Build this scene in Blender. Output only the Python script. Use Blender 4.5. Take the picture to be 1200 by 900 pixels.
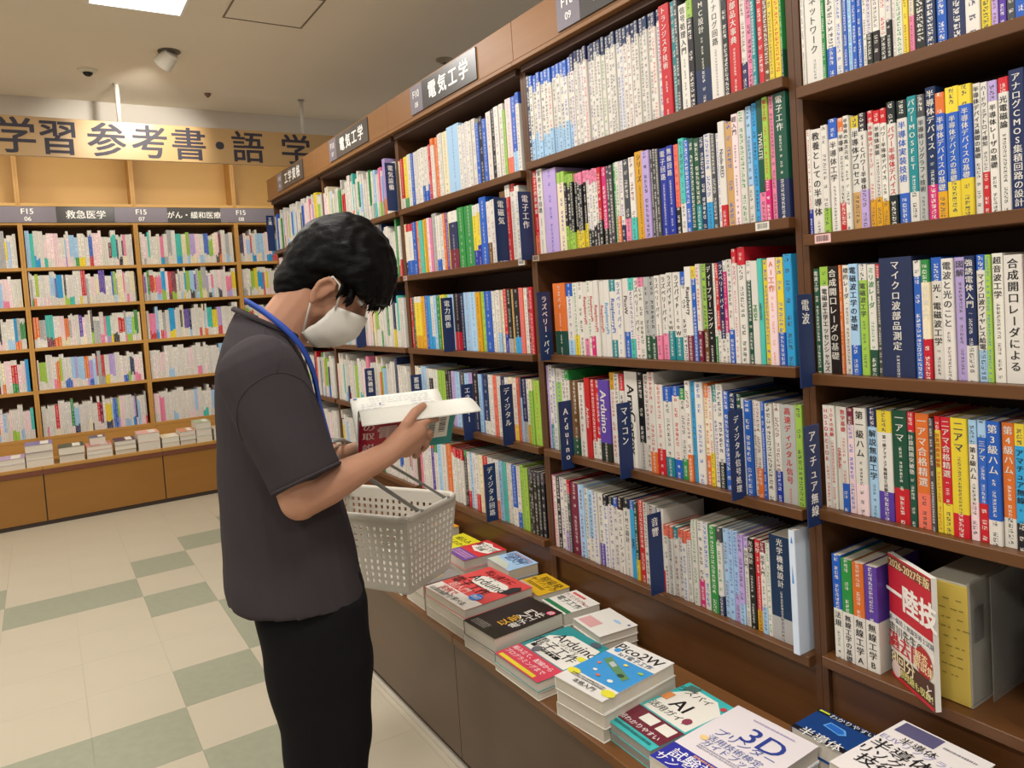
import bpy, bmesh, math, random
from mathutils import Vector, Matrix, Euler, noise
SC = bpy.context.scene
COL = SC.collection
LATE = []            # objects are linked in one go at the end (keeps the lettering step quick)
def link(o):
    LATE.append(o)
    return o
for _o in list(bpy.data.objects):
    bpy.data.objects.remove(_o)
R = math.radians
random.seed(11)

# ------------------------------------------------------------------ camera
def look_camera():
    cd = bpy.data.cameras.new('camera')
    co = bpy.data.objects.new('camera', cd)
    COL.objects.link(co)
    yaw, pit, rol = R(-32.4945), R(-2.8408), R(-3.7484)
    fw = Vector((math.sin(-yaw) * math.cos(pit), math.cos(yaw) * math.cos(pit), math.sin(pit)))
    rt = fw.cross(Vector((0, 0, 1))).normalized()
    up = rt.cross(fw)
    c, s = math.cos(rol), math.sin(rol)
    rt, up = c * rt + s * up, -s * rt + c * up
    m = Matrix((rt, up, -fw)).transposed().to_4x4()
    m.translation = Vector((-1.2734, -.9314, 1.3465))
    co.matrix_world = m
    cd.sensor_fit = 'HORIZONTAL'
    cd.sensor_width = 36
    cd.lens = 865.54 / 1200 * 36
    cd.shift_y = -(450 - 391.85) / 1200
    cd.clip_start = .02
    SC.camera = co
look_camera()

# ------------------------------------------------------------------ world and exposure
W = bpy.data.worlds.new('store_interior_ambient')
SC.world = W
W.use_nodes = True
W.node_tree.nodes['Background'].inputs[0].default_value = (1, .95, .88, 1)
W.node_tree.nodes['Background'].inputs[1].default_value = .46
SC.view_settings.view_transform = 'Standard'
SC.view_settings.look = 'None'
SC.view_settings.exposure = -0.06
SC.view_settings.gamma = 1.0
SC.view_settings.use_curve_mapping = False
PANEL_POWER = 19.0
PANEL_COLOR = (1, .96, .90)

# ------------------------------------------------------------------ colours and materials
def lin(h):
    h = h.lstrip('#')
    o = []
    for i in (0, 2, 4):
        c = int(h[i:i + 2], 16) / 255
        o.append(c / 12.92 if c <= .04045 else ((c + .055) / 1.055) ** 2.4)
    return tuple(o)

PAL = dict(W='d6d1c8', C='e2d5b4', G='a9a9a6', k='1a191b', d='454547', r='bd2029', m='c4206a', p='e07f9e', P='e6ccce',
           o='d46c2c', y='dcc434', Y='d49b1c', l='97bd48', g='2b8540', D='1c4a38', t='1d8087', T='49b9ac', c='2d97cd',
           s='9fc2e0', b='2459b4', B='1c2b93', n='1d2a52', v='57399a', V='b29dcf', R='732036', w='c0985c', N='684527', O='e26f58')
LINPAL = {k: lin(v) for k, v in PAL.items()}
NAMES = dict(W='white', C='cream', G='grey', k='black', d='charcoal', r='red', m='magenta', p='pink', P='pale pink', o='orange',
             y='yellow', Y='golden', l='lime', g='green', D='dark green', t='teal', T='turquoise', c='bright blue', s='sky-blue',
             b='blue', B='deep blue', n='navy', v='purple', V='lavender', R='maroon', w='tan', N='brown', O='salmon')
MATS = {}
def nodes(m):
    m.use_nodes = True
    return m.node_tree.nodes, m.node_tree.links, m.node_tree.nodes['Principled BSDF']

def mat(name, hexc, rough=.6, var=.08, scale=6, stretch=(1, 1, 1), bump=0, spec=.4, bscale=None, **kw):
    if name in MATS:
        return MATS[name]
    m = bpy.data.materials.new(name)
    N, L, B = nodes(m)
    c = lin(hexc)
    tc = N.new('ShaderNodeTexCoord')
    mp = N.new('ShaderNodeMapping')
    mp.inputs['Scale'].default_value = stretch
    L.new(tc.outputs['Object'], mp.inputs[0])
    nt = N.new('ShaderNodeTexNoise')
    nt.inputs['Scale'].default_value = scale
    nt.inputs['Detail'].default_value = 5
    L.new(mp.outputs[0], nt.inputs['Vector'])
    mx = N.new('ShaderNodeMix')
    mx.data_type = 'RGBA'
    mx.inputs[6].default_value = (*[x * (1 - var) for x in c], 1)
    mx.inputs[7].default_value = (*[min(1, x * (1 + var)) for x in c], 1)
    L.new(nt.outputs['Fac'], mx.inputs[0])
    L.new(mx.outputs[2], B.inputs['Base Color'])
    B.inputs['Roughness'].default_value = rough
    B.inputs['Specular IOR Level'].default_value = spec
    if bump:
        n2 = N.new('ShaderNodeTexNoise')
        n2.inputs['Scale'].default_value = bscale or scale * 8
        L.new(mp.outputs[0], n2.inputs['Vector'])
        b = N.new('ShaderNodeBump')
        b.inputs['Strength'].default_value = bump
        b.inputs['Distance'].default_value = .002
        L.new(n2.outputs['Fac'], b.inputs['Height'])
        L.new(b.outputs[0], B.inputs['Normal'])
    for k, v in kw.items():
        B.inputs[k].default_value = v
    MATS[name] = m
    return m

def wood(name, hexc, hex2, rough=.45, stretch=(1, 1, 1), scale=7, spec=.4):
    m = mat(name, hexc, rough, spec=spec)
    N, L, B = nodes(m)
    for n in list(N):
        if n.type == 'MAPPING':
            n.inputs['Scale'].default_value = stretch
        if n.type == 'TEX_NOISE':
            n.inputs['Scale'].default_value = scale
            n.inputs['Detail'].default_value = 8
            n.inputs['Distortion'].default_value = .6
        if n.type == 'MIX':
            n.inputs[6].default_value = (*lin(hexc), 1)
            n.inputs[7].default_value = (*lin(hex2), 1)
    return m

def print_material():
    """Paper with the face colour from 'Col'; faces with alpha in 'Ink' carry a column of small unreadable print."""
    m = bpy.data.materials.new('printed_paper')
    N, L, B = nodes(m)
    col = N.new('ShaderNodeAttribute'); col.attribute_name = 'Col'
    ink = N.new('ShaderNodeAttribute'); ink.attribute_name = 'Ink'
    uv = N.new('ShaderNodeUVMap'); uv.uv_map = 'UVMap'
    sep = N.new('ShaderNodeSeparateXYZ')
    L.new(uv.outputs[0], sep.inputs[0])
    def mth(op, a, b=None):
        n = N.new('ShaderNodeMath'); n.operation = op
        for i, x in enumerate((a, b)):
            if x is None: continue
            if isinstance(x, (int, float)): n.inputs[i].default_value = x
            else: L.new(x, n.inputs[i])
        return n.outputs[0]
    # u: -.5...5 across the column, v: running character count (fraction inside the character)
    fu = mth('ABSOLUTE', sep.outputs[0])
    fv = mth('ABSOLUTE', mth('SUBTRACT', mth('FRACT', sep.outputs[1]), .5))
    inu = mth('LESS_THAN', fu, .40)
    inv = mth('LESS_THAN', fv, .39)
    nz = N.new('ShaderNodeTexNoise')
    nz.inputs['Scale'].default_value = 3.1
    nz.inputs['Detail'].default_value = 1.5
    L.new(uv.outputs[0], nz.inputs['Vector'])
    st = mth('GREATER_THAN', nz.outputs['Fac'], .49)
    gap = N.new('ShaderNodeTexWhiteNoise'); gap.noise_dimensions = '1D'
    L.new(mth('FLOOR', sep.outputs[1]), gap.inputs['W'])
    wd = mth('GREATER_THAN', gap.outputs['Value'], .16)
    k = mth('MULTIPLY', mth('MULTIPLY', inu, inv), mth('MULTIPLY', st, wd))
    k = mth('MULTIPLY', k, ink.outputs['Alpha'])
    mx = N.new('ShaderNodeMix'); mx.data_type = 'RGBA'
    L.new(k, mx.inputs[0]); L.new(col.outputs['Color'], mx.inputs[6]); L.new(ink.outputs['Color'], mx.inputs[7])
    L.new(mx.outputs[2], B.inputs['Base Color'])
    B.inputs['Roughness'].default_value = .42
    B.inputs['Specular IOR Level'].default_value = .4
    MATS['print'] = m
    return m
M_PRINT = print_material()

def page_material():
    m = bpy.data.materials.new('page_edges')
    N, L, B = nodes(m)
    tc = N.new('ShaderNodeTexCoord'); wv = N.new('ShaderNodeTexNoise')
    mp = N.new('ShaderNodeMapping'); mp.inputs['Scale'].default_value = (900, 900, 900)
    at = N.new('ShaderNodeAttribute'); at.attribute_name = 'Col'
    L.new(tc.outputs['Object'], mp.inputs[0]); L.new(mp.outputs[0], wv.inputs['Vector'])
    wv.inputs['Scale'].default_value = 1
    mx = N.new('ShaderNodeMix'); mx.data_type = 'RGBA'; mx.blend_type = 'MULTIPLY'
    mx.inputs[0].default_value = .25
    L.new(at.outputs['Color'], mx.inputs[6]); L.new(wv.outputs['Fac'], mx.inputs[7])
    L.new(mx.outputs[2], B.inputs['Base Color'])
    B.inputs['Roughness'].default_value = .85
    MATS['pages'] = m
    return m
M_PAGE = page_material()

SHELF = wood('dark_brown_shelf_laminate', '533319', '674222', .38, (1, .12, 6), 9)
SHELF_IN = wood('dark_brown_shelf_inside', '41281a', '4d3122', .6, (6, .2, 1), 6)
UPR = wood('dark_brown_upright', '4f311b', '5d3c22', .45, (6, 6, .4), 6)
CORN = wood('brown_cornice_veneer', '7e5530', '8d6338', .42, (1, .15, 5), 8)
BASEM = wood('grey_brown_base_laminate', '5c4a3a', '665343', .4, (1, .2, 3), 6)
LEDGE = wood('brown_ledge_top', '694425', '7d5430', .3, (3, .2, 1), 6)
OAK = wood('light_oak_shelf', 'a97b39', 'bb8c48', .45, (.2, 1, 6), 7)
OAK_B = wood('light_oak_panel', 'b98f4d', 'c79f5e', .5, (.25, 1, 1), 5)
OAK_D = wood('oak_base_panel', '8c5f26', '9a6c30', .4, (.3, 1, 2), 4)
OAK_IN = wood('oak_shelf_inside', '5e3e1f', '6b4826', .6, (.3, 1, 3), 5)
REDW = mat('reddish_edge_trim', '6e3f2c', .45)
NAVY = mat('navy_plastic_plate', '20335f', .35, .05)
PLATE_G = mat('grey_sign_plate', '77707a', .4, .04)
PLATE_D = mat('charcoal_sign_plate', '474544', .3, .05)
WHITE_T = mat('white_lettering', 'f2efe9', .5, .02)
BLACK_T = mat('dark_lettering', '35303a', .55, .03)

# ------------------------------------------------------------------ mesh helper
class MB:
    def __init__(s):
        s.v, s.f, s.c, s.ink, s.uv = [], [], [], [], []
    def face(s, pts, c=(1, 1, 1), ink=None, uv=None):
        i = len(s.v)
        s.v.extend(tuple(p) for p in pts)
        s.f.append(tuple(range(i, i + len(pts))))
        s.c.append(c); s.ink.append(ink); s.uv.append(uv)
    def tri(s, verts, faces, c=(1, 1, 1)):
        i = len(s.v)
        s.v.extend(tuple(p) for p in verts)
        for f in faces:
            s.f.append(tuple(i + k for k in f)); s.c.append(c); s.ink.append(None); s.uv.append(None)
    def box(s, a, b, c=(1, 1, 1)):
        x0, y0, z0 = a; x1, y1, z1 = b
        v = [(x0, y0, z0), (x1, y0, z0), (x1, y1, z0), (x0, y1, z0), (x0, y0, z1), (x1, y0, z1), (x1, y1, z1), (x0, y1, z1)]
        s.tri(v, [(0, 3, 2, 1), (4, 5, 6, 7), (0, 1, 5, 4), (1, 2, 6, 5), (2, 3, 7, 6), (3, 0, 4, 7)], c)
    def cham(s, a, b, e=.002, c=(1, 1, 1)):
        bm = bmesh.new()
        bmesh.ops.create_cube(bm, size=1)
        for v in bm.verts:
            v.co = Vector([(a[i] + b[i]) / 2 + v.co[i] * (b[i] - a[i]) for i in range(3)])
        bmesh.ops.bevel(bm, geom=bm.edges[:], offset=e, segments=1, affect='EDGES')
        bm.verts.index_update()
        s.tri([v.co[:] for v in bm.verts], [[v.index for v in f.verts] for f in bm.faces], c)
        bm.free()
    def loft(s, rings, c=(1, 1, 1), caps=True):
        n = len(rings[0]); i0 = len(s.v)
        for r in rings: s.v.extend(tuple(p) for p in r)
        fs = []
        for k in range(len(rings) - 1):
            for j in range(n):
                a = i0 + k * n + j; b = i0 + k * n + (j + 1) % n
                fs.append((a, b, b + n, a + n))
        if caps:
            fs.append(tuple(i0 + j for j in reversed(range(n))))
            fs.append(tuple(i0 + (len(rings) - 1) * n + j for j in range(n)))
        for f in fs:
            s.f.append(f); s.c.append(c); s.ink.append(None); s.uv.append(None)
    def tube(s, pts, rad, n=10, c=(1, 1, 1), flat=None):
        pts = [Vector(p) for p in pts]
        rr = rad if isinstance(rad, (list, tuple)) else [rad] * len(pts)
        rings = []; ref = None
        for i, p in enumerate(pts):
            d = (pts[min(i + 1, len(pts) - 1)] - pts[max(i - 1, 0)]).normalized()
            if ref is None:
                ref = Vector((0, 0, 1)) if abs(d.z) < .9 else Vector((1, 0, 0))
            a = (ref - d * ref.dot(d)).normalized(); b = d.cross(a); ref = a
            k = flat or 1
            rings.append([p + a * math.cos(2 * math.pi * j / n) * rr[i] + b * math.sin(2 * math.pi * j / n) * rr[i] * k for j in range(n)])
        s.loft(rings, c)
    def build(s, name, m, parent=None, smooth=False, attrs=True):
        me = bpy.data.meshes.new(name)
        me.from_pydata(s.v, [], s.f)
        if m in (M_PRINT, M_PAGE) and attrs:
            at = me.attributes.new('Col', 'FLOAT_COLOR', 'FACE')
            at.data.foreach_set('color', [x for c in s.c for x in (c[0], c[1], c[2], 1)])
            if m is M_PRINT:
                ik = me.attributes.new('Ink', 'FLOAT_COLOR', 'FACE')
                ik.data.foreach_set('color', [x for k in s.ink for x in (k if k else (0, 0, 0, 0))])
                if any(s.uv):
                    ul = me.uv_layers.new(name='UVMap')
                    fl = []
                    for f, u in zip(s.f, s.uv):
                        for j in range(len(f)):
                            fl.extend(u[j] if u else (9, 9))
                    ul.data.foreach_set('uv', fl)
        if smooth:
            me.polygons.foreach_set('use_smooth', [True] * len(me.polygons))
        me.materials.append(m)
        me.update()
        o = bpy.data.objects.new(name, me)
        link(o)
        o.parent = parent
        return o

def tag(o, label, cat, group=None, kind=None):
    if label: o['label'] = label
    if cat: o['category'] = cat
    if group: o['group'] = group
    if kind: o['kind'] = kind
    return o
def thing(name, label, cat, loc=(0, 0, 0), group=None, rot=0, kind=None):
    o = bpy.data.objects.new(name, None)
    o.empty_display_size = .05
    link(o)
    o.location = loc
    o.rotation_euler = (0, 0, rot)
    return tag(o, label, cat, group, kind)
def struct(name, label=None, cat=None):
    o = thing(name, label, cat)
    o['kind'] = 'structure'
    return o

# ------------------------------------------------------------------ lettering
_FC = bpy.data.curves.new('glyphs', 'FONT')
_FO = bpy.data.objects.new('glyphs', _FC)
COL.objects.link(_FO)
_FC.resolution_u = 3
_GC = {}
def glyphs(txt, bold=0.0):
    """flat mesh of a horizontal string at size 1: (verts2d, faces, width)"""
    key = (txt, bold)
    if key in _GC: return _GC[key]
    _FC.body = txt
    _FC.offset = bold
    bpy.context.view_layer.update()
    e = _FO.evaluated_get(bpy.context.evaluated_depsgraph_get())
    me = e.to_mesh()
    v = [(p.co.x, p.co.y) for p in me.vertices]
    f = [tuple(p.vertices) for p in me.polygons]
    e.to_mesh_clear()
    if v:
        x0 = min(p[0] for p in v); x1 = max(p[0] for p in v)
    else: x0 = x1 = 0
    _GC[key] = (v, f, x0, x1)
    return _GC[key]
def heavier(V, F, d):
    """thicken strokes by overlaying shifted copies"""
    if d <= 0: return V, F
    n = len(V)
    V2, F2 = [], []
    for k, (dx, dy) in enumerate(((-d, -d * .6), (d, d * .6), (-d, d * .6), (d, -d * .6)) if d > .0012 else ((-d, 0), (d, 0))):
        V2 += [(a + dx, b + dy, k * .00006) for a, b in V]
        F2 += [tuple(k * n + j for j in q) for q in F]
    return V2, F2
def text_h(txt, size, bold=.0, center=True):
    v, f, x0, x1 = glyphs(txt)
    ox = (x0 + x1) / 2 if center else x0
    return heavier([((a - ox) * size, (b - .36) * size) for a, b in v], f, bold * size)
def text_v(txt, size, step=None, bold=.0):
    """characters stacked downwards, first centred at 0"""
    V, Fc = [], []
    step = step or size
    for i, ch in enumerate(txt):
        v, f, x0, x1 = glyphs(ch)
        k = len(V); ox = (x0 + x1) / 2
        if ch == 'ー':
            V += [((b - .36) * size, -(a - ox) * size - i * step) for a, b in v]
        else:
            V += [((a - ox) * size, (b - .36) * size - i * step) for a, b in v]
        Fc += [tuple(k + j for j in q) for q in f]
    return heavier(V, Fc, bold * size)
def put(mb, V, F, org, ux, uy, c=(1, 1, 1)):
    org, ux, uy = Vector(org), Vector(ux), Vector(uy)
    nn = ux.cross(uy).normalized()
    mb.tri([org + ux * q[0] + uy * q[1] + nn * (q[2] if len(q) > 2 else 0) for q in V], F, c)

ORD = 'first second third fourth fifth sixth seventh eighth ninth tenth eleventh twelfth thirteenth fourteenth fifteenth sixteenth seventeenth eighteenth nineteenth'.split()
def ordinal(n):
    if n <= 19: return ORD[n - 1]
    t = {2: ('twent', 'ieth'), 3: ('thirt', 'ieth'), 4: ('fort', 'ieth'), 5: ('fift', 'ieth'), 6: ('sixt', 'ieth')}[n // 10]
    return t[0] + t[1] if n % 10 == 0 else t[0] + 'y-' + ORD[n % 10 - 1]

# ------------------------------------------------------------------ the room
def room():
    Cz = 2.73
    fl = struct('floor')
    # vinyl tiles: grid measured from the green ones; tiles in view are pieces of their own
    tx, ty, sx, sy = -.9522, 1.5235, .2876, .3144
    green = {(0, -1), (-1, 0), (-2, 0), (-3, 0), (0, 1), (1, 2), (1, 3), (0, 4), (-1, 5), (-2, 5), (0, 6), (1, 7), (2, 8), 
             (-4, 0), (-3, 6)}
    gm = mat('sage_green_vinyl_tile', '979a86', .35, .12, 30)
    bm_ = mat('beige_vinyl_tile', 'beb5a1', .33, .05, 5)
    base = MB(); base.box((-5, -4, -.02), (2.2, 6.2, -.002))
    base.build('subfloor', mat('tile_joint', 'a89e8a', .6), fl)
    me = {}
    for key, m in (('g', gm), ('b', bm_)):
        b = MB(); e = .0003
        b.box((e, e, -.002), (sx - e, sy - e, 0))
        o = b.build('tile', m); me[key] = o.data; LATE.remove(o); bpy.data.objects.remove(o)
    for i in range(-10, 4):
        for j in range(-9, 13):
            x = tx + i * sx
            if x > -.1: continue
            o = bpy.data.objects.new('tile', me['g' if (i, j) in green else 'b'])
            o.location = (x, ty + j * sy, 0); link(o); o.parent = fl
    # ceiling with the opening soffit over the back shelves
    ce = struct('ceiling')
    cm = mat('beige_ceiling_board', 'e6dbc8', .9, .03, 2)
    b = MB(); b.box((-5, -4, Cz), (3, 4.34, Cz + .05)); b.build('ceiling_board', cm, ce)
    so = struct('trim_1')
    b = MB(); b.box((-5, 4.34, 2.545), (3, 4.40, Cz + .05)); b.build('soffit_face', mat('pale_soffit', 'd6cfc4', .8, .02), so)
    b = MB(); b.box((-5, 4.325, 2.545), (3, 4.34, 2.575)); b.build('soffit_trim', mat('white_trim', 'dcd9d2', .6, .02), so)
    b = MB(); b.box((-5, 4.40, 2.74), (3, 5.9, 2.79)); b.build('rear_ceiling_board', cm, ce)
    wl = struct('wall_back')
    b = MB(); b.box((-5, 5.80, 0), (3, 5.86, 2.74)); b.build('wall_board', mat('plain_back_wall', 'cfc6b6', .8, .03), wl)
    wr = struct('wall_right')
    b = MB(); b.box((.33, -2.2, 0), (.36, 3.78, 2.05)); b.build('wall_board', SHELF_IN, wr)
    # luminaires: a regular grid of square recessed panels along the aisle
    k = 0
    where = {(-.8, 2.55): 'square recessed ceiling light panel over the aisle between the shelves'}
    for x in (-2.5, -.8):
        for y in (-2.05, -.5, 1.03, 2.55, 3.85):
            if y > 3 and x > -2: continue
            lamp = thing('ceiling_light', where.get((x, y), f'square recessed ceiling light panel, {["left", "near"][x > -2]} row, out of view'), 'ceiling light', (x, y, Cz), 'recessed ceiling panels')
            b = MB(); w = .18
            for a0, a1, b0, b1 in ((-w - .012, -w, -w - .012, w + .012), (w, w + .012, -w - .012, w + .012), (-w, w, -w - .012, -w), (-w, w, w, w + .012)):
                b.box((a0, b0, -.004), (a1, b1, .01))
            b.build('frame', mat('white_light_frame', 'e8e6e0', .5, .02), lamp)
            em = MATS.get('lit_diffuser')
            if not em:
                em = bpy.data.materials.new('lit_diffuser'); N, L, B = nodes(em)
                B.inputs['Emission Color'].default_value = (1, .98, .95, 1); B.inputs['Emission Strength'].default_value = 3.0
                ck = N.new('ShaderNodeTexNoise'); ck.inputs['Scale'].default_value = 3
                MATS['lit_diffuser'] = em
            for qx in (0, 1):
                for qy in (0, 1):
                    b = MB(); b.box((-w + qx * w + .001, -w + qy * w + .001, -.003), (-.001 + qx * w, -.001 + qy * w, -.0005))
                    b.build('diffuser', em, lamp)
            ld = bpy.data.lights.new('panel_light', 'AREA'); ld.shape = 'SQUARE'; ld.size = .34
            ld.energy = PANEL_POWER; ld.color = PANEL_COLOR
            lo = bpy.data.objects.new('panel_light', ld); link(lo); lo.parent = lamp; lo.location = (0, 0, -.008)
    cv = thing('added_cove_lamp', 'unseen fluorescent batten added behind the pale soffit to brighten the back shelves', 'lamp', (-1.0, 4.47, 2.66))  # unseen batten, added to brighten the oak shelves at the back
    b = MB(); b.box((-2.2, -.03, .02), (1.6, .03, .08)); b.build('batten', mat('white_light_frame', 'e8e6e0', .5, .02), cv)
    for x in (-1.6, -.3, 1.0):
        b = MB(); b.tube([(x - .55, 0, 0), (x + .55, 0, 0)], .014, 12); b.build('tube', MATS['lit_diffuser'], cv, True)
        ld = bpy.data.lights.new('tube_fill_light', 'AREA'); ld.shape = 'RECTANGLE'; ld.size = 1.1; ld.size_y = .05; ld.energy = 9; ld.color = (1, .93, .80)
        lo = bpy.data.objects.new('tube_fill_light', ld); link(lo); lo.parent = cv; lo.location = (x, .02, -.02); lo.rotation_euler = (R(38), 0, 0)
    # inspection hatch
    h = thing('ceiling_hatch', 'square ceiling inspection hatch with thin dark frame', 'hatch', (-.26, 2.50, Cz))
    b = MB(); w = .185; t = .008
    for a0, a1, b0, b1 in ((-w, -w + t, -w, w), (w - t, w, -w, w), (-w + t, w - t, -w, -w + t), (-w + t, w - t, w - t, w)):
        b.box((a0, b0, -.003), (a1, b1, .002))
    b.build('frame', mat('hatch_frame', '7a6c5e', .5), h)
    b = MB(); b.box((-w + t, -w + t, -.001), (w - t, w - t, .002)); b.build('hatch_door', cm, h)
    # spot lamp
    s = thing('spot_lamp', 'white ribbed adjustable spot lamp recessed in ceiling beside hatch', 'spotlight', (-.595, 3.245, Cz))
    b = MB(); b.loft([[(.055 * math.cos(q * R(15)), .055 * math.sin(q * R(15)), z) for q in range(24)] for z in (-.005, .001)]); b.build('recess_ring', mat('dark_recess', '5e564a', .5), s)
    d = Vector((-.52, .62, -.62)).normalized(); a = d.cross(Vector((0, 0, 1))).normalized(); u = a.cross(d)
    b = MB(); rings = []
    for i in range(15):
        t_ = i / 14; rr = .036 + .012 * t_ + (.003 if i % 2 else 0)
        rings.append([Vector((.01, -.01, -.012)) + d * (t_ * .085) + a * rr * math.cos(q * R(15)) + u * rr * math.sin(q * R(15)) for q in range(24)])
    b.loft(rings); b.build('lamp_head', mat('ivory_lamp_body', 'd9d2c2', .5, .03), s, True)
    ls = bpy.data.lights.new('spot_light', 'SPOT'); ls.energy = 40; ls.spot_size = R(70); ls.spot_blend = .6; ls.color = (1, .96, .88); ls.shadow_soft_size = .03
    lo = bpy.data.objects.new('spot_light', ls); link(lo); lo.parent = s; lo.location = d * .12
    lo.rotation_euler = (Vector((-.62, 3.9, 2.42)) - Vector((-.595, 3.245, 2.66))).to_track_quat('-Z', 'Y').to_euler()
    # dome camera, sprinkler, detector
    s = thing('dome_camera', 'small white dome camera with black eye on ceiling', 'camera', (-.94, 3.70, Cz))
    def dome(r, z0, hgt, n=20):
        return [[(r * math.cos(R(18 * q)) * math.cos(t), r * math.sin(R(18 * q)) * math.cos(t), z0 - hgt * math.sin(t)) for q in range(n)] for t in [R(x) for x in (0, 20, 40, 60, 80, 88)]]
    b = MB(); b.loft(dome(.05, .0, .018)); b.build('housing', mat('white_housing', 'd8d0bd', .5), s, True)
    b = MB(); b.loft(dome(.026, -.012, .024)); b.build('lens_dome', mat('black_lens', '15130f', .12), s, True)
    s = thing('sprinkler', 'tiny brown sprinkler head on ceiling above the hanging sign', 'sprinkler', (-.28, 3.95, Cz))
    b = MB(); b.loft([[(r * math.cos(R(30 * q)), r * math.sin(R(30 * q)), z) for q in range(12)] for z, r in ((0, .02), (-.008, .02), (-.025, .005))]); b.build('sprinkler_head', mat('brown_metal', '7b5a4c', .4), s)
    s = thing('smoke_detector', 'small round recessed detector on ceiling above brown cornice', 'detector', (.80, 2.85, Cz))
    b = MB(); b.loft([[(r * math.cos(R(15 * q)), r * math.sin(R(15 * q)), z) for q in range(24)] for z, r in ((0, .05), (-.006, .048), (-.012, .03), (-.02, .026))]); b.build('detector_body', mat('grey_beige_plastic', 'a2947f', .5), s)
    b = MB(); b.loft([[(r * math.cos(R(15 * q)), r * math.sin(R(15 * q)), z) for q in range(24)] for z, r in ((-.019, .014), (-.024, .012))]); b.build('detector_eye', mat('dark_eye', '4d463c', .4), s)

    # hanging sign
    g = thing('hanging_sign', 'long tan hanging sign with large black Japanese characters', 'sign', (0, 3.9, 0))
    sgm = wood('tan_sign_board', 'b79363', 'c19f70', .28, (.3, 1, 2), 5)
    # slightly tilted lower edge is level in space: one board
    b = MB(); b.cham((-2.6, 0, 2.292), (.62, .022, 2.508), .002); b.build('sign_board', sgm, g)
    for x in (-.785, .29):
        b = MB(); b.tube([(x, .011, 2.508), (x, .011, Cz)], .0125, 12); b.build('hanger_pole', mat('painted_pole', 'cfcabf', .35, .02), g, True)
        b = MB(); b.tube([(x, .011, Cz - .006), (x, .011, Cz)], .022, 12); b.build('pole_flange', mat('painted_pole_flange', '9a8f80', .35, .02), g, True)
    txt = '学習参考書・語学'
    xs = (-1.300, -1.101, -.861, -.638, -.422, -.244, -.075, .229)
    hh = (.165,) * 8
    for ch, x in zip(txt, xs):
        b = MB(); V, F = text_h(ch, .205, .016)
        put(b, V, F, (x, -.0015, 2.398), (1, 0, 0), (0, 0, 1))
        b.build('character', BLACK_T, g)
room()
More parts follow.
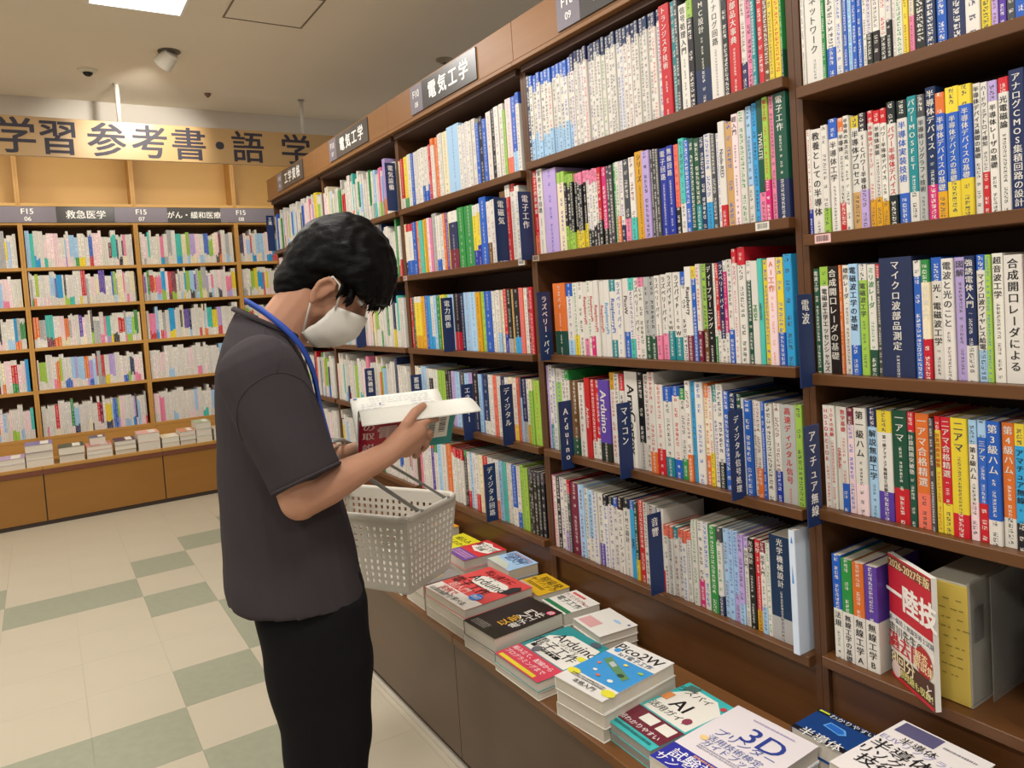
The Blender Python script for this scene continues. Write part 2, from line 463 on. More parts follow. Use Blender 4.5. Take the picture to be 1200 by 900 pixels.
# ---- books as seen shelf by shelf: y of left edge (mm), thickness (mm), look
ROWS={
 '00':'-20,8,W;-28,37,W#通信ネットワーク;-65,8,g;-73,20,W/b;-93,13,W;-106,10,b|215;-116,8,s;-124,10,b|215;-134,10,b|215;-144,9,W;-153,12,W/k;-165,13,W/k;-178,13,W/k;-191,10,W/k;-201,6,W;-207,14,W;-221,9,y;-230,9,C/p;-239,19,k;-258,17,n;-275,16,b;-291,30,n;-321,22,W;-343,15,y;-358,10,V;-368,11,v;-379,13,d;-392,21,b',
 '01':'-20,9,W/B|205;-29,25,W#教養としての半導体|200;-54,14,W/l|205;-68,19,W^b#半導体工学|214;-87,14,W^o/r#半導体|212;-101,12,W#半導体の高次元化|212;-113,18,W^y/w#半導体プロセス;-131,16,W^k/V#SiCパワー半導体;-147,12,W^r/Y!r#半導体パッケージ;-159,13,W^r/Y#半導体実装;-172,12,W^r/Y#パワー半導体デバイス;-184,16,W^k/k!r#パワー半導体デバイス|214;-200,19,W^k/b!b#半導体実装技術|214;-219,17,t/W#パワーMOSFET|216;-236,14,G^d#半導体リソグラフィ技術|216;-250,18,n/m#半導体デバイス|222;-268,16,b^o/Y#半導体デバイスの基礎|210;-284,22,b^y/y#半導体デバイスの基礎|212;-306,20,b^y/y#半導体デバイスの基礎|210;-326,12,W#半導体デバイス基礎の基礎|208;-338,11,W/r#ハードウェアトロイ検知|208;-349,14,W^V#半導体レーザの基礎|208;-363,16,W^r#光電磁論|208;-379,22,n#アナログCMOS集積回路の設計|214',
 '02':'-20,13,D#電波工学|205;-33,20,W^l#電磁波工学エッセンシャルズ|207;-53,22,k#合成開口レーダの基礎|207;-75,7,o;-82,15,W#標的レーダ;-97,19,s/b#電磁波工学の基礎;-116,16,l^W!d#電磁波工学;-132,16,W/D!g#ミリ波レーダ;-148,9,d^r;-157,61,n#マイクロ波部品測定|216;-218,14,b^W|207;-232,15,C^g/r!W#光計測入門;-247,19,W^b#光・電磁波工学;-266,20,W#電波と光のこと;-286,18,V#図解;-304,17,n/W#強誘電体入門|210;-321,15,W^b/s#マイクロ波ワイヤレス給電|210;-336,9,l;-345,17,W#超音波工学|208;-362,28,W#合成開口レーダによる|206',
 '03':'-27,15,W!r#HDSDRとSDR|206;-42,12,W!r#SDRの実験|206;-54,12,W!r#GNURadio|206;-66,14,W/b!r#数学基礎|206;-80,14,P^R|206;-94,25,W/P#第一級ハム|207;-119,20,s^n#解説無線工学|207;-139,29,W^y/v#第一級アマチュア無線技士試験|208;-168,29,D/r#一アマ|208;-197,13,D^r#計算問題突破塾|208;-210,25,o/O#一アマ合格精選|208;-235,9,d|200;-244,11,y^r!r#計算問題突破塾|206;-255,18,r/y#二アマ合格精選|207;-273,27,y/r!n#二アマ|207;-300,14,W^s/P#第2級ハム|207;-314,15,b^s/r#三アマ|206;-329,21,b/W#第3級ハム|206;-350,20,o/W#第4級ハム|206;-370,16,c^y/k!k#アマチュア無線|207',
 '04':'-33,20,W^b~52#法規|209;-53,24,W^g~52#無線工学の基礎|209;-77,25,W^o~52#無線工学A|209;-102,27,W^v~52#無線工学B|209',
 '10':'925,17,n|255;908,18,W^b/s|250;890,19,W^b/s|250;871,18,W^b/s|250;853,18,W^b/s|250;835,19,W^b/s|250;816,18,W^b/s|250;798,19,W^b/s|250;779,18,W^b/s|250;761,18,W^b/s|250;743,19,W^b/s|250;724,18,W^b/s|250;706,15,W^n|256;691,14,W^n|256;677,15,W^n|256;662,14,W^n|256;648,15,W^n|256;633,14,W^n|256;619,15,W^n|256;604,14,W^n|256;590,15,W^n|256;575,14,W^n|256;561,15,W^n|256;546,14,W^n|256;532,15,W^n|256;517,15,W^n|256;502,14,W^n|256;488,15,W^n|256;473,14,W^n|256;459,15,W^n|256;444,14,W^n|256;430,15,W^n|256;415,14,W^n|256;401,15,W^n|256;386,14,W^n|256;372,15,W^n|256;357,33,r#トランジスタ技術|258;324,14,t|256;310,12,d|256;298,26,W#信号処理入門|240;272,18,k^l|240;254,48,k/n#EMC設計|250;206,33,W#アナログ回路|230;173,16,k|225;157,30,r#電子部品大事典|235;127,15,W/n|225;112,16,p^V|220;96,12,t|215;84,15,r|215;69,15,N|212;54,12,y|212;42,16,y|212;26,6,g^W/D|214',
 '11':'925,27,r/O#電子工作素材集|262;898,29,W#実用センサ回路|258;869,65,V|243;804,36,C^l|225;768,14,k^l/l|212;754,15,k^l/l|212;739,14,k^l/l|212;725,13,k^p/y|210;712,14,k^p/y|210;698,14,k^p/y|210;684,13,k^p/y|210;671,13,W^p/k|208;658,13,W^p/k|208;645,13,W^p/k|208;632,13,W^p/k|208;619,15,r/k|206;604,19,m/k|206;585,13,d|206;572,14,d|206;558,14,g|208;544,15,W/o;529,14,W/n;515,21,d/p;494,21,W/T;473,30,Y#シリーズ|220;443,27,V|215;416,10,d|213;406,11,d|213;395,11,d|213;384,25,B#電子回路|210;359,21,B#無線回路|210;338,15,O/k|210;323,18,T/W#モータガイド|222;305,17,b|214;288,15,D|212;273,17,D/t;256,16,n;240,19,W/c|214;221,14,d;207,10,W;197,18,W/r#Node-RED|228;179,21,w|226;158,17,P#超入門|238;141,18,W|240;123,14,s/W|245;109,13,c|250;96,18,D/p#TWELITE|255;78,14,l/m!r#電子工作|252;64,13,p|252;51,31,D/n#電子工作|258',
 '12':'859,60,o/D#ラズパイ|212;799,31,W^b/s|208;768,22,W/y;746,25,W;721,21,W/p!r#RaspberryPi;700,15,W;685,19,W/m!r#RaspberryPi;666,20,W!r#RaspberryPi;646,20,W!r#RaspberryPi;626,23,W!c#RaspberryPi;603,25,W^t/t!b#RaspberryPi;578,26,W!b#ラズベリーパイ;552,23,W/b#PicoW;529,20,W^T/T;509,21,W/P#ラズベリー・パイ;488,22,W^p;466,20,G/D;446,20,G/D;426,18,W/p#ラズベリーパイ;408,20,W/p#ラズベリーパイ;388,21,W/t#ラズパイPicoW|212;367,25,W/t#ラズパイPicoW|212;342,18,W^b|214;324,21,W/R#Raspberry|222;303,14,b^y|224;289,14,W/R!r|226;275,15,l/N|226;260,20,k#ディープラーニング|226;240,7,W/g|226;233,11,r/W|226;222,16,n/W#ラズベリー・パイ|228;206,11,m^W/W#ラズベリー・パイ|228;195,15,W/b|230;180,14,W^r!m#ラズパイ|252;166,21,W^r|254;145,13,D^W|222;132,18,W!g#MESH|222;114,13,T#micro:bit|224;101,14,y|224;87,21,P!o#AI工作|226;66,17,y/b|226;49,21,c|228',
 '13':'925,11,V|255;914,18,W/t|257;896,20,W|250;876,26,l^W|250;850,25,W|248;825,21,W^g|245;804,41,N/D|220;763,26,W|215;737,23,r#Arduino|228;714,21,r/W|226;693,22,r/W|226;671,46,v/k#Arduino|228;625,22,W^Y|252;603,19,W|250;584,20,W^r|248;564,50,W#ArmCortex|257;514,22,k/W|254;492,21,W|254;471,25,W/o|257;446,28,W/r!r|228;418,29,W^b/t|227;389,26,W^b/b|227;363,21,W^g/g|226;342,17,W/o|244;325,12,c|242;313,26,W|242;287,14,C^o/o|240;273,12,W/y|238;261,15,W^t|240;246,20,W/k|242;226,17,b|228;209,19,n|226;190,14,D|222;176,9,W|214;167,20,b|212;147,11,W|212;136,15,W/o|212;121,10,b|212;111,19,W|211;92,17,W/B|211;75,38,G!r#高速ディジタル信号|212;37,17,l|214',
 '14':'925,4,p|224;921,15,W|222;906,18,k|222;888,21,W|222;867,16,W/V|222;851,15,d^r|222;836,38,R|218;798,27,s|216;771,16,W;755,27,s/W;728,20,W;708,23,W/v;685,20,W^k;665,22,W^k;643,19,W^b;624,23,W^k#シミュレーション|214;601,28,W^k#EMC設計|214;573,18,c^b#EMC|214;555,13,D/y|212;542,24,r|220;518,16,W|218;502,34,G|216;468,24,W/r|212;444,15,W^O|176;429,15,W^O|176;414,16,W^t|176;398,16,W^O|176;382,15,W^O|176;367,13,W^O|176;354,8,W|200;346,16,W|211;330,18,W/m|211;312,18,W|211;294,25,g|211;269,17,W^d/n|210;252,15,s|211;237,15,s|211;222,15,s/V|211;207,16,V/s|210;191,13,W^V#光学入門|208;178,17,k#光学設計|206;161,17,r/Y#光学|206;144,15,W^R/s#光学入門|206;129,12,W|206;117,55,n/G#光学機械設計|232',
 '20':'1870,9,C|200;1861,27,r/W|205;1834,35,y/g|205;1799,35,W;1764,26,b;1738,25,W;1713,25,W;1688,25,W;1663,22,W/b;1641,21,W/b;1620,21,W/b;1599,19,r;1580,25,W^o|225;1555,30,o|225;1525,18,W|230;1507,18,W|230;1489,40,C|232;1449,91,s|236;1358,22,W|225;1336,22,W|225;1314,22,W|225;1292,22,W|225;1270,22,W|225;1248,23,b;1225,24,k|222;1201,27,b;1174,30,W|225;1144,28,k|228;1116,26,W|230;1090,25,W|230;1065,17,l;1048,32,P/O|235;1016,27,b/s|235;989,20,W^b|240',
 '21':'1870,16,C/n;1854,63,W^r/b;1791,34,b;1757,25,o;1732,34,T;1698,18,y;1680,19,Y;1661,23,P;1638,21,p;1617,38,G|221;1579,31,W/b;1548,22,W;1526,20,o;1506,17,v;1489,15,y;1474,64,n^W/R;1410,45,g|212;1365,62,g|212;1303,29,y^W/B;1274,25,y^W/B;1249,44,b|225;1205,26,W/N;1179,24,W;1155,40,n|200;1115,34,N/V|225;1081,27,r^W|240;1054,27,W^r|240;1027,27,W|230',
 '22':'1870,19,r;1851,27,D;1824,61,y^W/Y;1763,33,Y;1730,28,b;1702,22,c;1680,29,W/c;1651,23,s;1628,27,g;1601,38,y;1563,30,l;1533,47,s;1486,51,k/r;1435,24,n;1411,47,s;1364,40,s;1324,32,Y;1292,29,l;1263,46,b;1217,18,W;1199,18,W;1181,20,W/s;1161,15,C;1146,23,r/B;1123,28,k/G;1095,16,w;1079,33,k/c;1046,22,O;1024,21,W;1003,15,R;988,21,r',
 '23':'1870,24,W|215;1846,35,C;1811,43,s|215;1768,34,W/k;1734,32,k^W;1702,41,W;1661,31,l/W;1630,31,l/W;1599,26,k;1573,27,k;1546,29,V;1517,36,s;1481,33,d;1448,30,s;1418,28,V;1390,42,k/n|220;1348,24,s;1324,15,b;1309,36,n/W|212;1273,15,W;1258,16,W;1242,24,O;1218,24,W;1194,29,n;1165,23,W/y;1142,23,C/p;1119,22,W/y;1097,17,O;1080,11,s^n;1069,27,n/G;1042,21,W/Y;1021,21,l^C;1000,35,l',
 '24':'1870,18,p|218;1852,26,W;1826,26,W;1800,26,W;1774,33,v^r;1741,33,W^g;1708,32,s;1676,39,W;1637,39,o|218;1598,17,W^r;1581,17,W^r;1564,17,W^r;1547,18,W^r;1529,17,W^r;1512,17,W^r;1495,21,k^g;1474,21,W/r;1453,21,s;1432,27,W;1405,27,W/r;1378,26,C;1352,33,r;1319,25,W;1294,25,W/b;1269,25,W/o;1244,24,s;1220,24,T;1196,17,W;1179,18,W;1161,28,b/W;1133,23,W/b;1110,20,l|215;1090,24,l;1066,19,k^d;1047,18,k^d;1029,19,k^d;1010,19,k^d;991,19,k^d',
}
# ------------------------------------------------------------------ right-hand bookcase
BAY = .945
ZR = {0: [1.7176, 1.4315, 1.1579, .888, .584], 1: [1.749, 1.471, 1.169, .876, .569], 2: [1.7336, 1.4648, 1.166, .8755, .5798]}
for _k in (3, 4): ZR[_k] = ZR[2]
XS = .016
BAYW = {0: 'rightmost bay', 1: 'second bay', 2: 'third bay', 3: 'fourth bay', 4: 'farthest bay'}
def bookcase_bay(k):
    y0, y1 = k * BAY - BAY, k * BAY
    g = .018
    o = thing('bookcase', f'dark brown wooden bookcase with five shelves, {BAYW[k]} of right-hand row', 'bookcase', (0, y0, 0), 'right-hand bookcases')
    for i, z in enumerate(ZR[k]):
        b = MB(); b.cham((0, g - .003, z - .022), (.25, BAY - g + .003, z), .0015); b.build('shelf_board', SHELF, o)
    for s, (a, c) in enumerate(((0, g - .003), (BAY - g + .003, BAY))):
        b = MB(); b.box((.020, a + .0005, 0.02), (.26, c - .0005, 2.04)); b.build('side_panel', UPR, o)
    b = MB(); b.box((.25, g, .02), (.262, BAY - g, 2.04)); b.build('back_panel', SHELF_IN, o)
    b = MB(); b.box((.03, g - .002, .3), (.045, BAY - g + .002, ZR[k][4] - .022)); b.build('riser_panel', SHELF, o)
    b = MB(); b.box((.005, g - .003, 2.02), (.26, BAY - g + .003, 2.04)); b.build('top_panel', SHELF_IN, o)
    # cornice with a groove above a thin lip
    b = MB(); b.cham((-.010, .0008, 2.056), (.26, BAY - .0008, 2.173), .001); b.build('cornice', CORN, o)
    b = MB(); b.cham((-.016, 0, 2.040), (.26, BAY, 2.053), .0015); b.build('cornice_lip', CORN, o)
    return o
for _k in range(5): bookcase_bay(_k)
_l = thing('display_ledge', 'long brown display ledge in front of right-hand bookcases', 'ledge', (0, 0, 0))
for _k in range(5):
    y0_ = _k * BAY - BAY
    b = MB(); b.cham((-.350, y0_ + .0006, .364), (.0195, y0_ + BAY - .0006, .388), .002); b.build('ledge_board', LEDGE, _l)
    b = MB(); b.box((-.345, y0_ + .0015, .022), (-.327, y0_ + BAY - .0015, .362)); b.build('base_panel', BASEM, _l)
    b = MB(); b.box((-.335, y0_, 0), (-.30, y0_ + BAY, .022)); b.build('toe_strip', mat('dark_toe_strip', '3a2e26', .5), _l)
b = MB(); b.box((-.36, -BAY, 0), (-.345, 4 * BAY, .006)); tag(b.build('baseboard_right', mat('pale_floor_edge_strip', 'bdb5a6', .5)), None, None, None, 'structure')

# ---- signs on the cornice
def cornice_sign(y, code, txt, lab, ln=.4):
    o = thing('shelf_sign', lab, 'sign', (0, y, 2.115), 'signs along brown cornice')
    b = MB(); b.box((-.0145, -.1, -.052), (-.0105, 0, .05)); b.build('code_plate', PLATE_G, o)
    b = MB(); b.box((-.0145, -.1 - ln, -.052), (-.0105, -.1005, .05)); b.build('name_plate', PLATE_D, o)
    for s, t, dz in ((.038, code[:3], .018), (.028, code[3:], -.022)):
        b = MB(); V, F = text_h(t, s, .012); put(b, V, F, (-.0152, -.05, dz), (0, -1, 0), (0, 0, 1)); b.build('lettering', WHITE_T, o)
    b = MB()
    n = len(txt); st = .078 if n > 3 else .085
    for i, ch in enumerate(txt):
        V, F = text_h(ch, .066, .028); put(b, V, F, (-.0152, -.1 - ln / 2 + (n - 1) * st / 2 - i * st, 0), (0, -1, 0), (0, 0, 1))
    b.build('lettering', WHITE_T, o)
cornice_sign(.712, 'F1009', '電子工学', 'grey and charcoal sign on cornice above second bay, cut by frame top')
cornice_sign(1.656, 'F1008', '電気工学', 'grey and charcoal sign on cornice above third bay')
cornice_sign(2.597, 'F1007', '電気工学', 'grey and charcoal sign on cornice above fourth bay')
cornice_sign(3.530, 'F1006', '工学資格', 'grey and charcoal sign on cornice above farthest bay')

# ---- the upright books
def parse(sp):
    d = dict(main=sp[0], low=None, top=None, ink=None, h=None, title=None, tf=None)
    i = 1
    while i < len(sp):
        c = sp[i]
        if c in '/^!':
            d[{'/': 'low', '^': 'top', '!': 'ink'}[c]] = sp[i + 1]; i += 2
        elif c == '#':
            j = sp.find('|', i); j = len(sp) if j < 0 else j
            d['title'] = sp[i + 1:j]; i = j
        elif c == '|':
            d['h'] = int(sp[i + 1:i + 4]) / 1000; i += 4
        elif c == '~': d['tf'] = int(sp[i + 1:i + 3]) / 100; i += 3
        else: i += 1
    return d
DARK = set('kdrmtDbBnvRNgo')
def jit(c, a=.06):
    k = 1 + random.uniform(-a, a)
    return tuple(min(1, max(0, x * k + random.uniform(-.006, .006))) for x in c)
def book_mesh(mb, pg, x, y0, t, z, h, dep, d, plain=False, tilt=0):
    """spine faces -x; occupies y0-t..y0"""
    main = jit(LINPAL[d['main']])
    ya, yb = y0 - .0004, y0 - t + .0004
    e = min(.0012, t * .12)
    tk = .0007
    lo = z + h * (random.uniform(.2, .34) if d['low'] else 0)
    tp = z + h * (1 - d['tf']) if d.get('tf') else z + h * (1 - ((random.uniform(.29, .33) if d['top'] == 'n' and t < .0115 else random.uniform(.10, .2)) if d['top'] else 0))
    zs = [(z, lo, d['low']), (lo, tp, None), (tp, z + h, d['top'])]
    tend = None
    if d['title'] and not plain and not all(ord(ch) < 128 for ch in d['title']):
        n_ = len(d['title']); s_ = min(t * .74, (tp - lo) * .93 / n_, .0165)
        tend = tp - .012 - s_ * 1.1 * n_
        if tend - lo > .02: zs[1:2] = [(lo, tend, None), (tend, tp, None)]
        else: tend = None
    sh = lambda zz: tilt * (zz - z)
    light = d['main'] not in DARK
    inkc = LINPAL[d['ink']] if d['ink'] else (LINPAL[random.choice('dddkbrgnRv' if not d['title'] else 'kkd')] if light else LINPAL['W'])
    for za, zb, cc in zs:
        if zb - za < 1e-5: continue
        c = jit(LINPAL[cc]) if cc else main
        ink = uv = None
        w = t - .0008 - 2 * e
        if not (cc is None and d['title'] and not plain) or (tend and zb <= tend + 1e-6 and cc is None):
            chs = min(w * .8, .009 if cc else (.0065 if tend else .012))
            n = (zb - za) / max(chs, .003)
            off = random.uniform(0, 200)
            uu = w / chs / 2
            ik = (LINPAL['W'] if cc in DARK else LINPAL['d']) if cc else inkc
            ink = (*ik, .55 if plain else .85)
            sx = random.choice((0, 0, .0))
            uv = [(uu, off), (-uu, off), (-uu, off + n), (uu, off + n)]
        q = lambda xx, yy, zz: (xx, yy + sh(zz), zz)
        mb.face([q(x, ya - e, za), q(x, yb + e, za), q(x, yb + e, zb), q(x, ya - e, zb)], c, ink, uv)
        mb.face([q(x, yb + e, za), q(x + e, yb, za), q(x + e, yb, zb), q(x, yb + e, zb)], c)
        mb.face([q(x + e, ya, za), q(x, ya - e, za), q(x, ya - e, zb), q(x + e, ya, zb)], c)
        mb.face([q(x + e, yb, za), q(x + dep, yb, za), q(x + dep, yb, zb), q(x + e, yb, zb)], c)
        mb.face([q(x + dep, ya, za), q(x + e, ya, za), q(x + e, ya, zb), q(x + dep, ya, zb)], c)
    q = lambda xx, yy, zz: (xx, yy + sh(zz), zz)
    for zz, flip in ((z, 1), (z + h, 0)):
        c = jit(LINPAL[d['top']]) if d['top'] and not flip else main
        o_ = [(x + dep, ya), (x + e, ya), (x, ya - e), (x, yb + e), (x + e, yb), (x + dep, yb)]
        i_ = [(x + dep, ya - tk), (x + e, ya - tk), (x + tk, ya - e), (x + tk, yb + e), (x + e, yb + tk), (x + dep, yb + tk)]
        for j in range(5):
            mb.face([q(*p, zz) for p in (o_[j], o_[j + 1], i_[j + 1], i_[j])], c)
    pc = jit(lin('d9d0bd'), .08)
    zt = z + h - .0022
    P = [(x + .002, ya - tk), (x + .002, yb + tk), (x + dep - .003, yb + tk), (x + dep - .003, ya - tk)]
    pg.tri([q(*p, z + .0015) for p in P] + [q(*p, zt) for p in P], [(0, 3, 2, 1), (4, 5, 6, 7), (0, 1, 5, 4), (1, 2, 6, 5), (2, 3, 7, 6), (3, 0, 4, 7)], pc)
    return lo, tp, inkc
def title_mesh(txt, x, yc, t, ztop, zbot, c):
    b = MB()
    L_ = ztop - zbot
    if all(ord(ch) < 128 for ch in txt):
        v, f, x0, x1 = glyphs(txt)
        s = min(t * .78, L_ * .9 / max(.1, x1 - x0))
        V, F = text_h(txt, s, .02)
        # reads downwards
        put(b, V, F, (x, yc, (ztop + zbot) / 2), (0, 0, -1), (0, -1, 0), c)
    else:
        n = len(txt)
        s = min(t * .74, L_ * .93 / n, .0165)
        V, F = text_v(txt, s, min(s * 1.1, L_ * .96 / n), .02)
        put(b, V, F, (x, yc, ztop - s * .6 - .004), (0, -1, 0), (0, 0, 1), c)
    return b
ROWW = ['top', 'second', 'third', 'fourth', 'lowest']
def describe(d, t, h):
    s = NAMES[d['main']] + ' '
    kind = 'magazine' if (t < .0115 and h > .235) else ('thick book' if t > .026 else 'book')
    s += kind
    if d['low'] and d['top'] and d['low'] != d['main']: s += f" with {NAMES[d['top']]} head, {NAMES[d['low']]} foot"
    elif d['low']: s += f" with {NAMES[d['low']]} foot"
    elif d['top']: s += f" with {NAMES[d['top']]} head"
    return s, kind.split()[-1]
SIGN_Y = {}
def shelf_row(k, r, data, merged=None):
    items = [x.split(',', 2) for x in data.split(';')]
    z = ZR[k][r] + .0004
    for n, (y, w, sp) in enumerate(items):
        y, t = int(y) / 1000, int(w) / 1000
        d = parse(sp)
        h = (d['h'] or .2085) + random.uniform(-.0025, .0015)
        gap_ = (ZR[k][r - 1] - .022 if r else 2.018) - z - .004
        h = min(h, gap_)
        dep = .148 if h < .222 else .182
        if h < .19: dep = .128
        x = XS + random.uniform(-.003, .004)
        if r >= 2: x += .004
        t -= .0002
        if merged:
            book_mesh(merged[0], merged[1], x, y, t, z, h, dep, d, True)
            continue
        lab, kind = describe(d, t, h)
        lab = f"{lab}, {ordinal(n + 1)} from left, {ROWW[r]} shelf, {BAYW[k]}"
        root = thing(kind, lab, kind, (x, y - t / 2, z), f'{kind}s on {ROWW[r]} shelf, {BAYW[k]}')
        mb, pg = MB(), MB()
        lo, tp, inkc = book_mesh(mb, pg, 0, t / 2, t, 0, h, dep, d)
        mb.build('cover', M_PRINT, root)
        pg.build('page_block', M_PAGE, root)
        if d['title']:
            tm = title_mesh(d['title'], -.0004, 0, t, tp, lo, inkc)
            tm.build('spine_title', M_PRINT, root)
far = (MB(), MB())
for key, data in ROWS.items():
    k, r = int(key[0]), int(key[1])
    shelf_row(k, r, data, far if k >= 2 else None)
# bays too far to read singly: mixed rows in the colours seen there
def mix_row(mb, pg, put_, length, z, hmean, weights, seed):
    rnd = random.Random(seed)
    p = .004
    cols = [c for c, w in weights for _ in range(w)]
    while p < length - .012:
        n = rnd.choice((1, 1, 1, 2, 3, 4))
        c = rnd.choice(cols); low = rnd.choice(cols + [None] * 12); top = rnd.choice([None] * 5 + cols[:3])
        t = rnd.uniform(.009, .022) if n < 3 else rnd.uniform(.007, .012)
        h = hmean + rnd.choice((0, 0, -.02, .012, .03)) + rnd.uniform(-.003, .003)
        for _ in range(n):
            if p + t > length - .004: return
            put_(p, t, h, dict(main=c, low=low, top=top, ink=None, h=None, title=None))
            p += t
MIXR = [('W', 44), ('C', 4), ('s', 3), ('b', 3), ('n', 2), ('r', 3), ('y', 2), ('l', 2), ('g', 2), ('P', 3), ('o', 2), ('G', 2), ('T', 1), ('V', 1), ('k', 2), ('p', 1)]
for k in (3, 4):
    for r in range(5):
        def putr(p, t, h, d, k=k, r=r):
            book_mesh(far[0], far[1], XS + random.uniform(-.003, .006), k * BAY - .02 - p, t, ZR[k][r] + .0004, h, .148, d, True)
        mix_row(far[0], far[1], putr, BAY - .04, 0, .21, MIXR, 50 + k * 7 + r)
for r, y_ in enumerate((-.414, -.403, -.392, -.388, -.428)):
    def putn(p, t, h, d, r=r, y_=y_):
        book_mesh(far[0], far[1], XS + random.uniform(-.003, .006), y_ - p, t, ZR[0][r] + .0004, min(h, .235), .148, d, True)
    mix_row(far[0], far[1], putn, .925 + y_, 0, .21, MIXR, 90 + r)
_s = thing('shelved_books', 'upright books filling the remaining shelves of the right-hand bookcases', 'books')
_s['kind'] = 'stuff'
for _n, _m, _q in (('covers', far[0], M_PRINT), ('page_blocks', far[1], M_PAGE)):
    o = _m.build(_n, _q, _s); o['kind'] = 'stuff'

# ---- navy category plates standing out from the shelves
def plate(txt, y, z0, z1, k, r, lab):
    o = thing('category_plate', lab, 'divider', (0, y, z0), 'navy category plates')
    hgt = z1 - z0
    b = MB(); b.cham((-.036, -.0012, 0), (.011, .0012, hgt), .0006); b.build('plate', NAVY, o)
    b = MB(); n = len(txt)
    if txt == 'Arduino':
        V, F = text_v(txt, .026, .022, .02)
        put(b, V, F, (-.0125, -.0016, hgt - .03), (1, 0, 0), (0, 0, 1))
    else:
        s = min(.024, hgt * .8 / n)
        V, F = text_v(txt, s, s * 1.08, .022)
        put(b, V, F, (-.0125, -.0016, hgt - .022), (1, 0, 0), (0, 0, 1))
    b.build('lettering', WHITE_T, o)
PL = [('電波', -.022, 1.133, 1.316, 0, 2), ('アマチュア無線', -.024, .856, 1.058, 0, 3), ('ラズベリー・パイ', .862, 1.154, 1.357, 1, 2), ('Arduino', .789, .839, 1.038, 1, 3),
      ('マイコン', .532, .856, 1.055, 1, 3), ('ディジタル信号処理', .164, .872, 1.071, 1, 3), ('音響', .44, .575, .782, 1, 4), ('電子工作', .929, 1.457, 1.663, 1, 1),
      ('電磁気', 1.068, 1.466, 1.666, 2, 1), ('電力関係', 1.48, 1.163, 1.362, 2, 2), ('エネルギー', 1.37, .851, 1.05, 2, 3), ('ディジタル', 1.106, .866, 1.066, 2, 3),
      ('ディジタル回路', 1.249, .582, .782, 2, 4), ('電気設備', 1.895, 1.735, 1.93, 2, 0), ('計測', 2.36, 1.16, 1.36, 3, 2), ('電気機器', 2.29, .868, 1.065, 3, 3), ('蓄電', 1.79, .866, 1.062, 2, 3), ('工業', 3.765, 1.735, 1.955, 4, 0)]
for q in PL:
    same = sorted([p for p in PL if p[4] == q[4] and p[5] == q[5]], key=lambda p: -p[1])
    nth = '' if len(same) == 1 else f", {ordinal(same.index(q) + 1)} from left"
    plate(*q, f"navy category plate with white characters on {ROWW[q[5]]} shelf of {BAYW[q[4]]}{nth}")

# ---- barcode stickers on the board edges
def sticker(y, z, tint, lab):
    o = thing('shelf_sticker', lab, 'label', (-.0006, y, z), 'barcode stickers on shelf edges')
    b = MB(); b.box((-.0006, -.017, -.0085), (.0005, .017, .0085)); b.build('paper', mat('sticker_' + tint, tint, .5), o)
    b = MB(); rnd = random.Random(int(y * 999)); p = -.0125
    while p < .0125:
        w = rnd.uniform(.0004, .0012); b.face([(-.0009, p, -.005), (-.0009, p + w, -.005), (-.0009, p + w, .006), (-.0009, p, .006)]); p += w + rnd.uniform(.0005, .0014)
    b.build('barcode', BLACK_T, o)
sticker(.078, 1.471 - .011, 'd9d4c8', 'white barcode sticker on second shelf edge, second bay right end')
sticker(-.060, 1.4315 - .011, 'e3b9b4', 'pink barcode sticker on second shelf edge of rightmost bay')
sticker(.905, 1.471 - .011, 'b39a86', 'tan barcode sticker on second shelf edge, second bay left end')
sticker(.985, 1.4648 - .011, 'dcd8cf', 'white barcode sticker on second shelf edge, third bay right end')
sticker(1.85, 1.4648 - .011, 'd6b3a8', 'pinkish barcode sticker on second shelf edge, third bay left end')

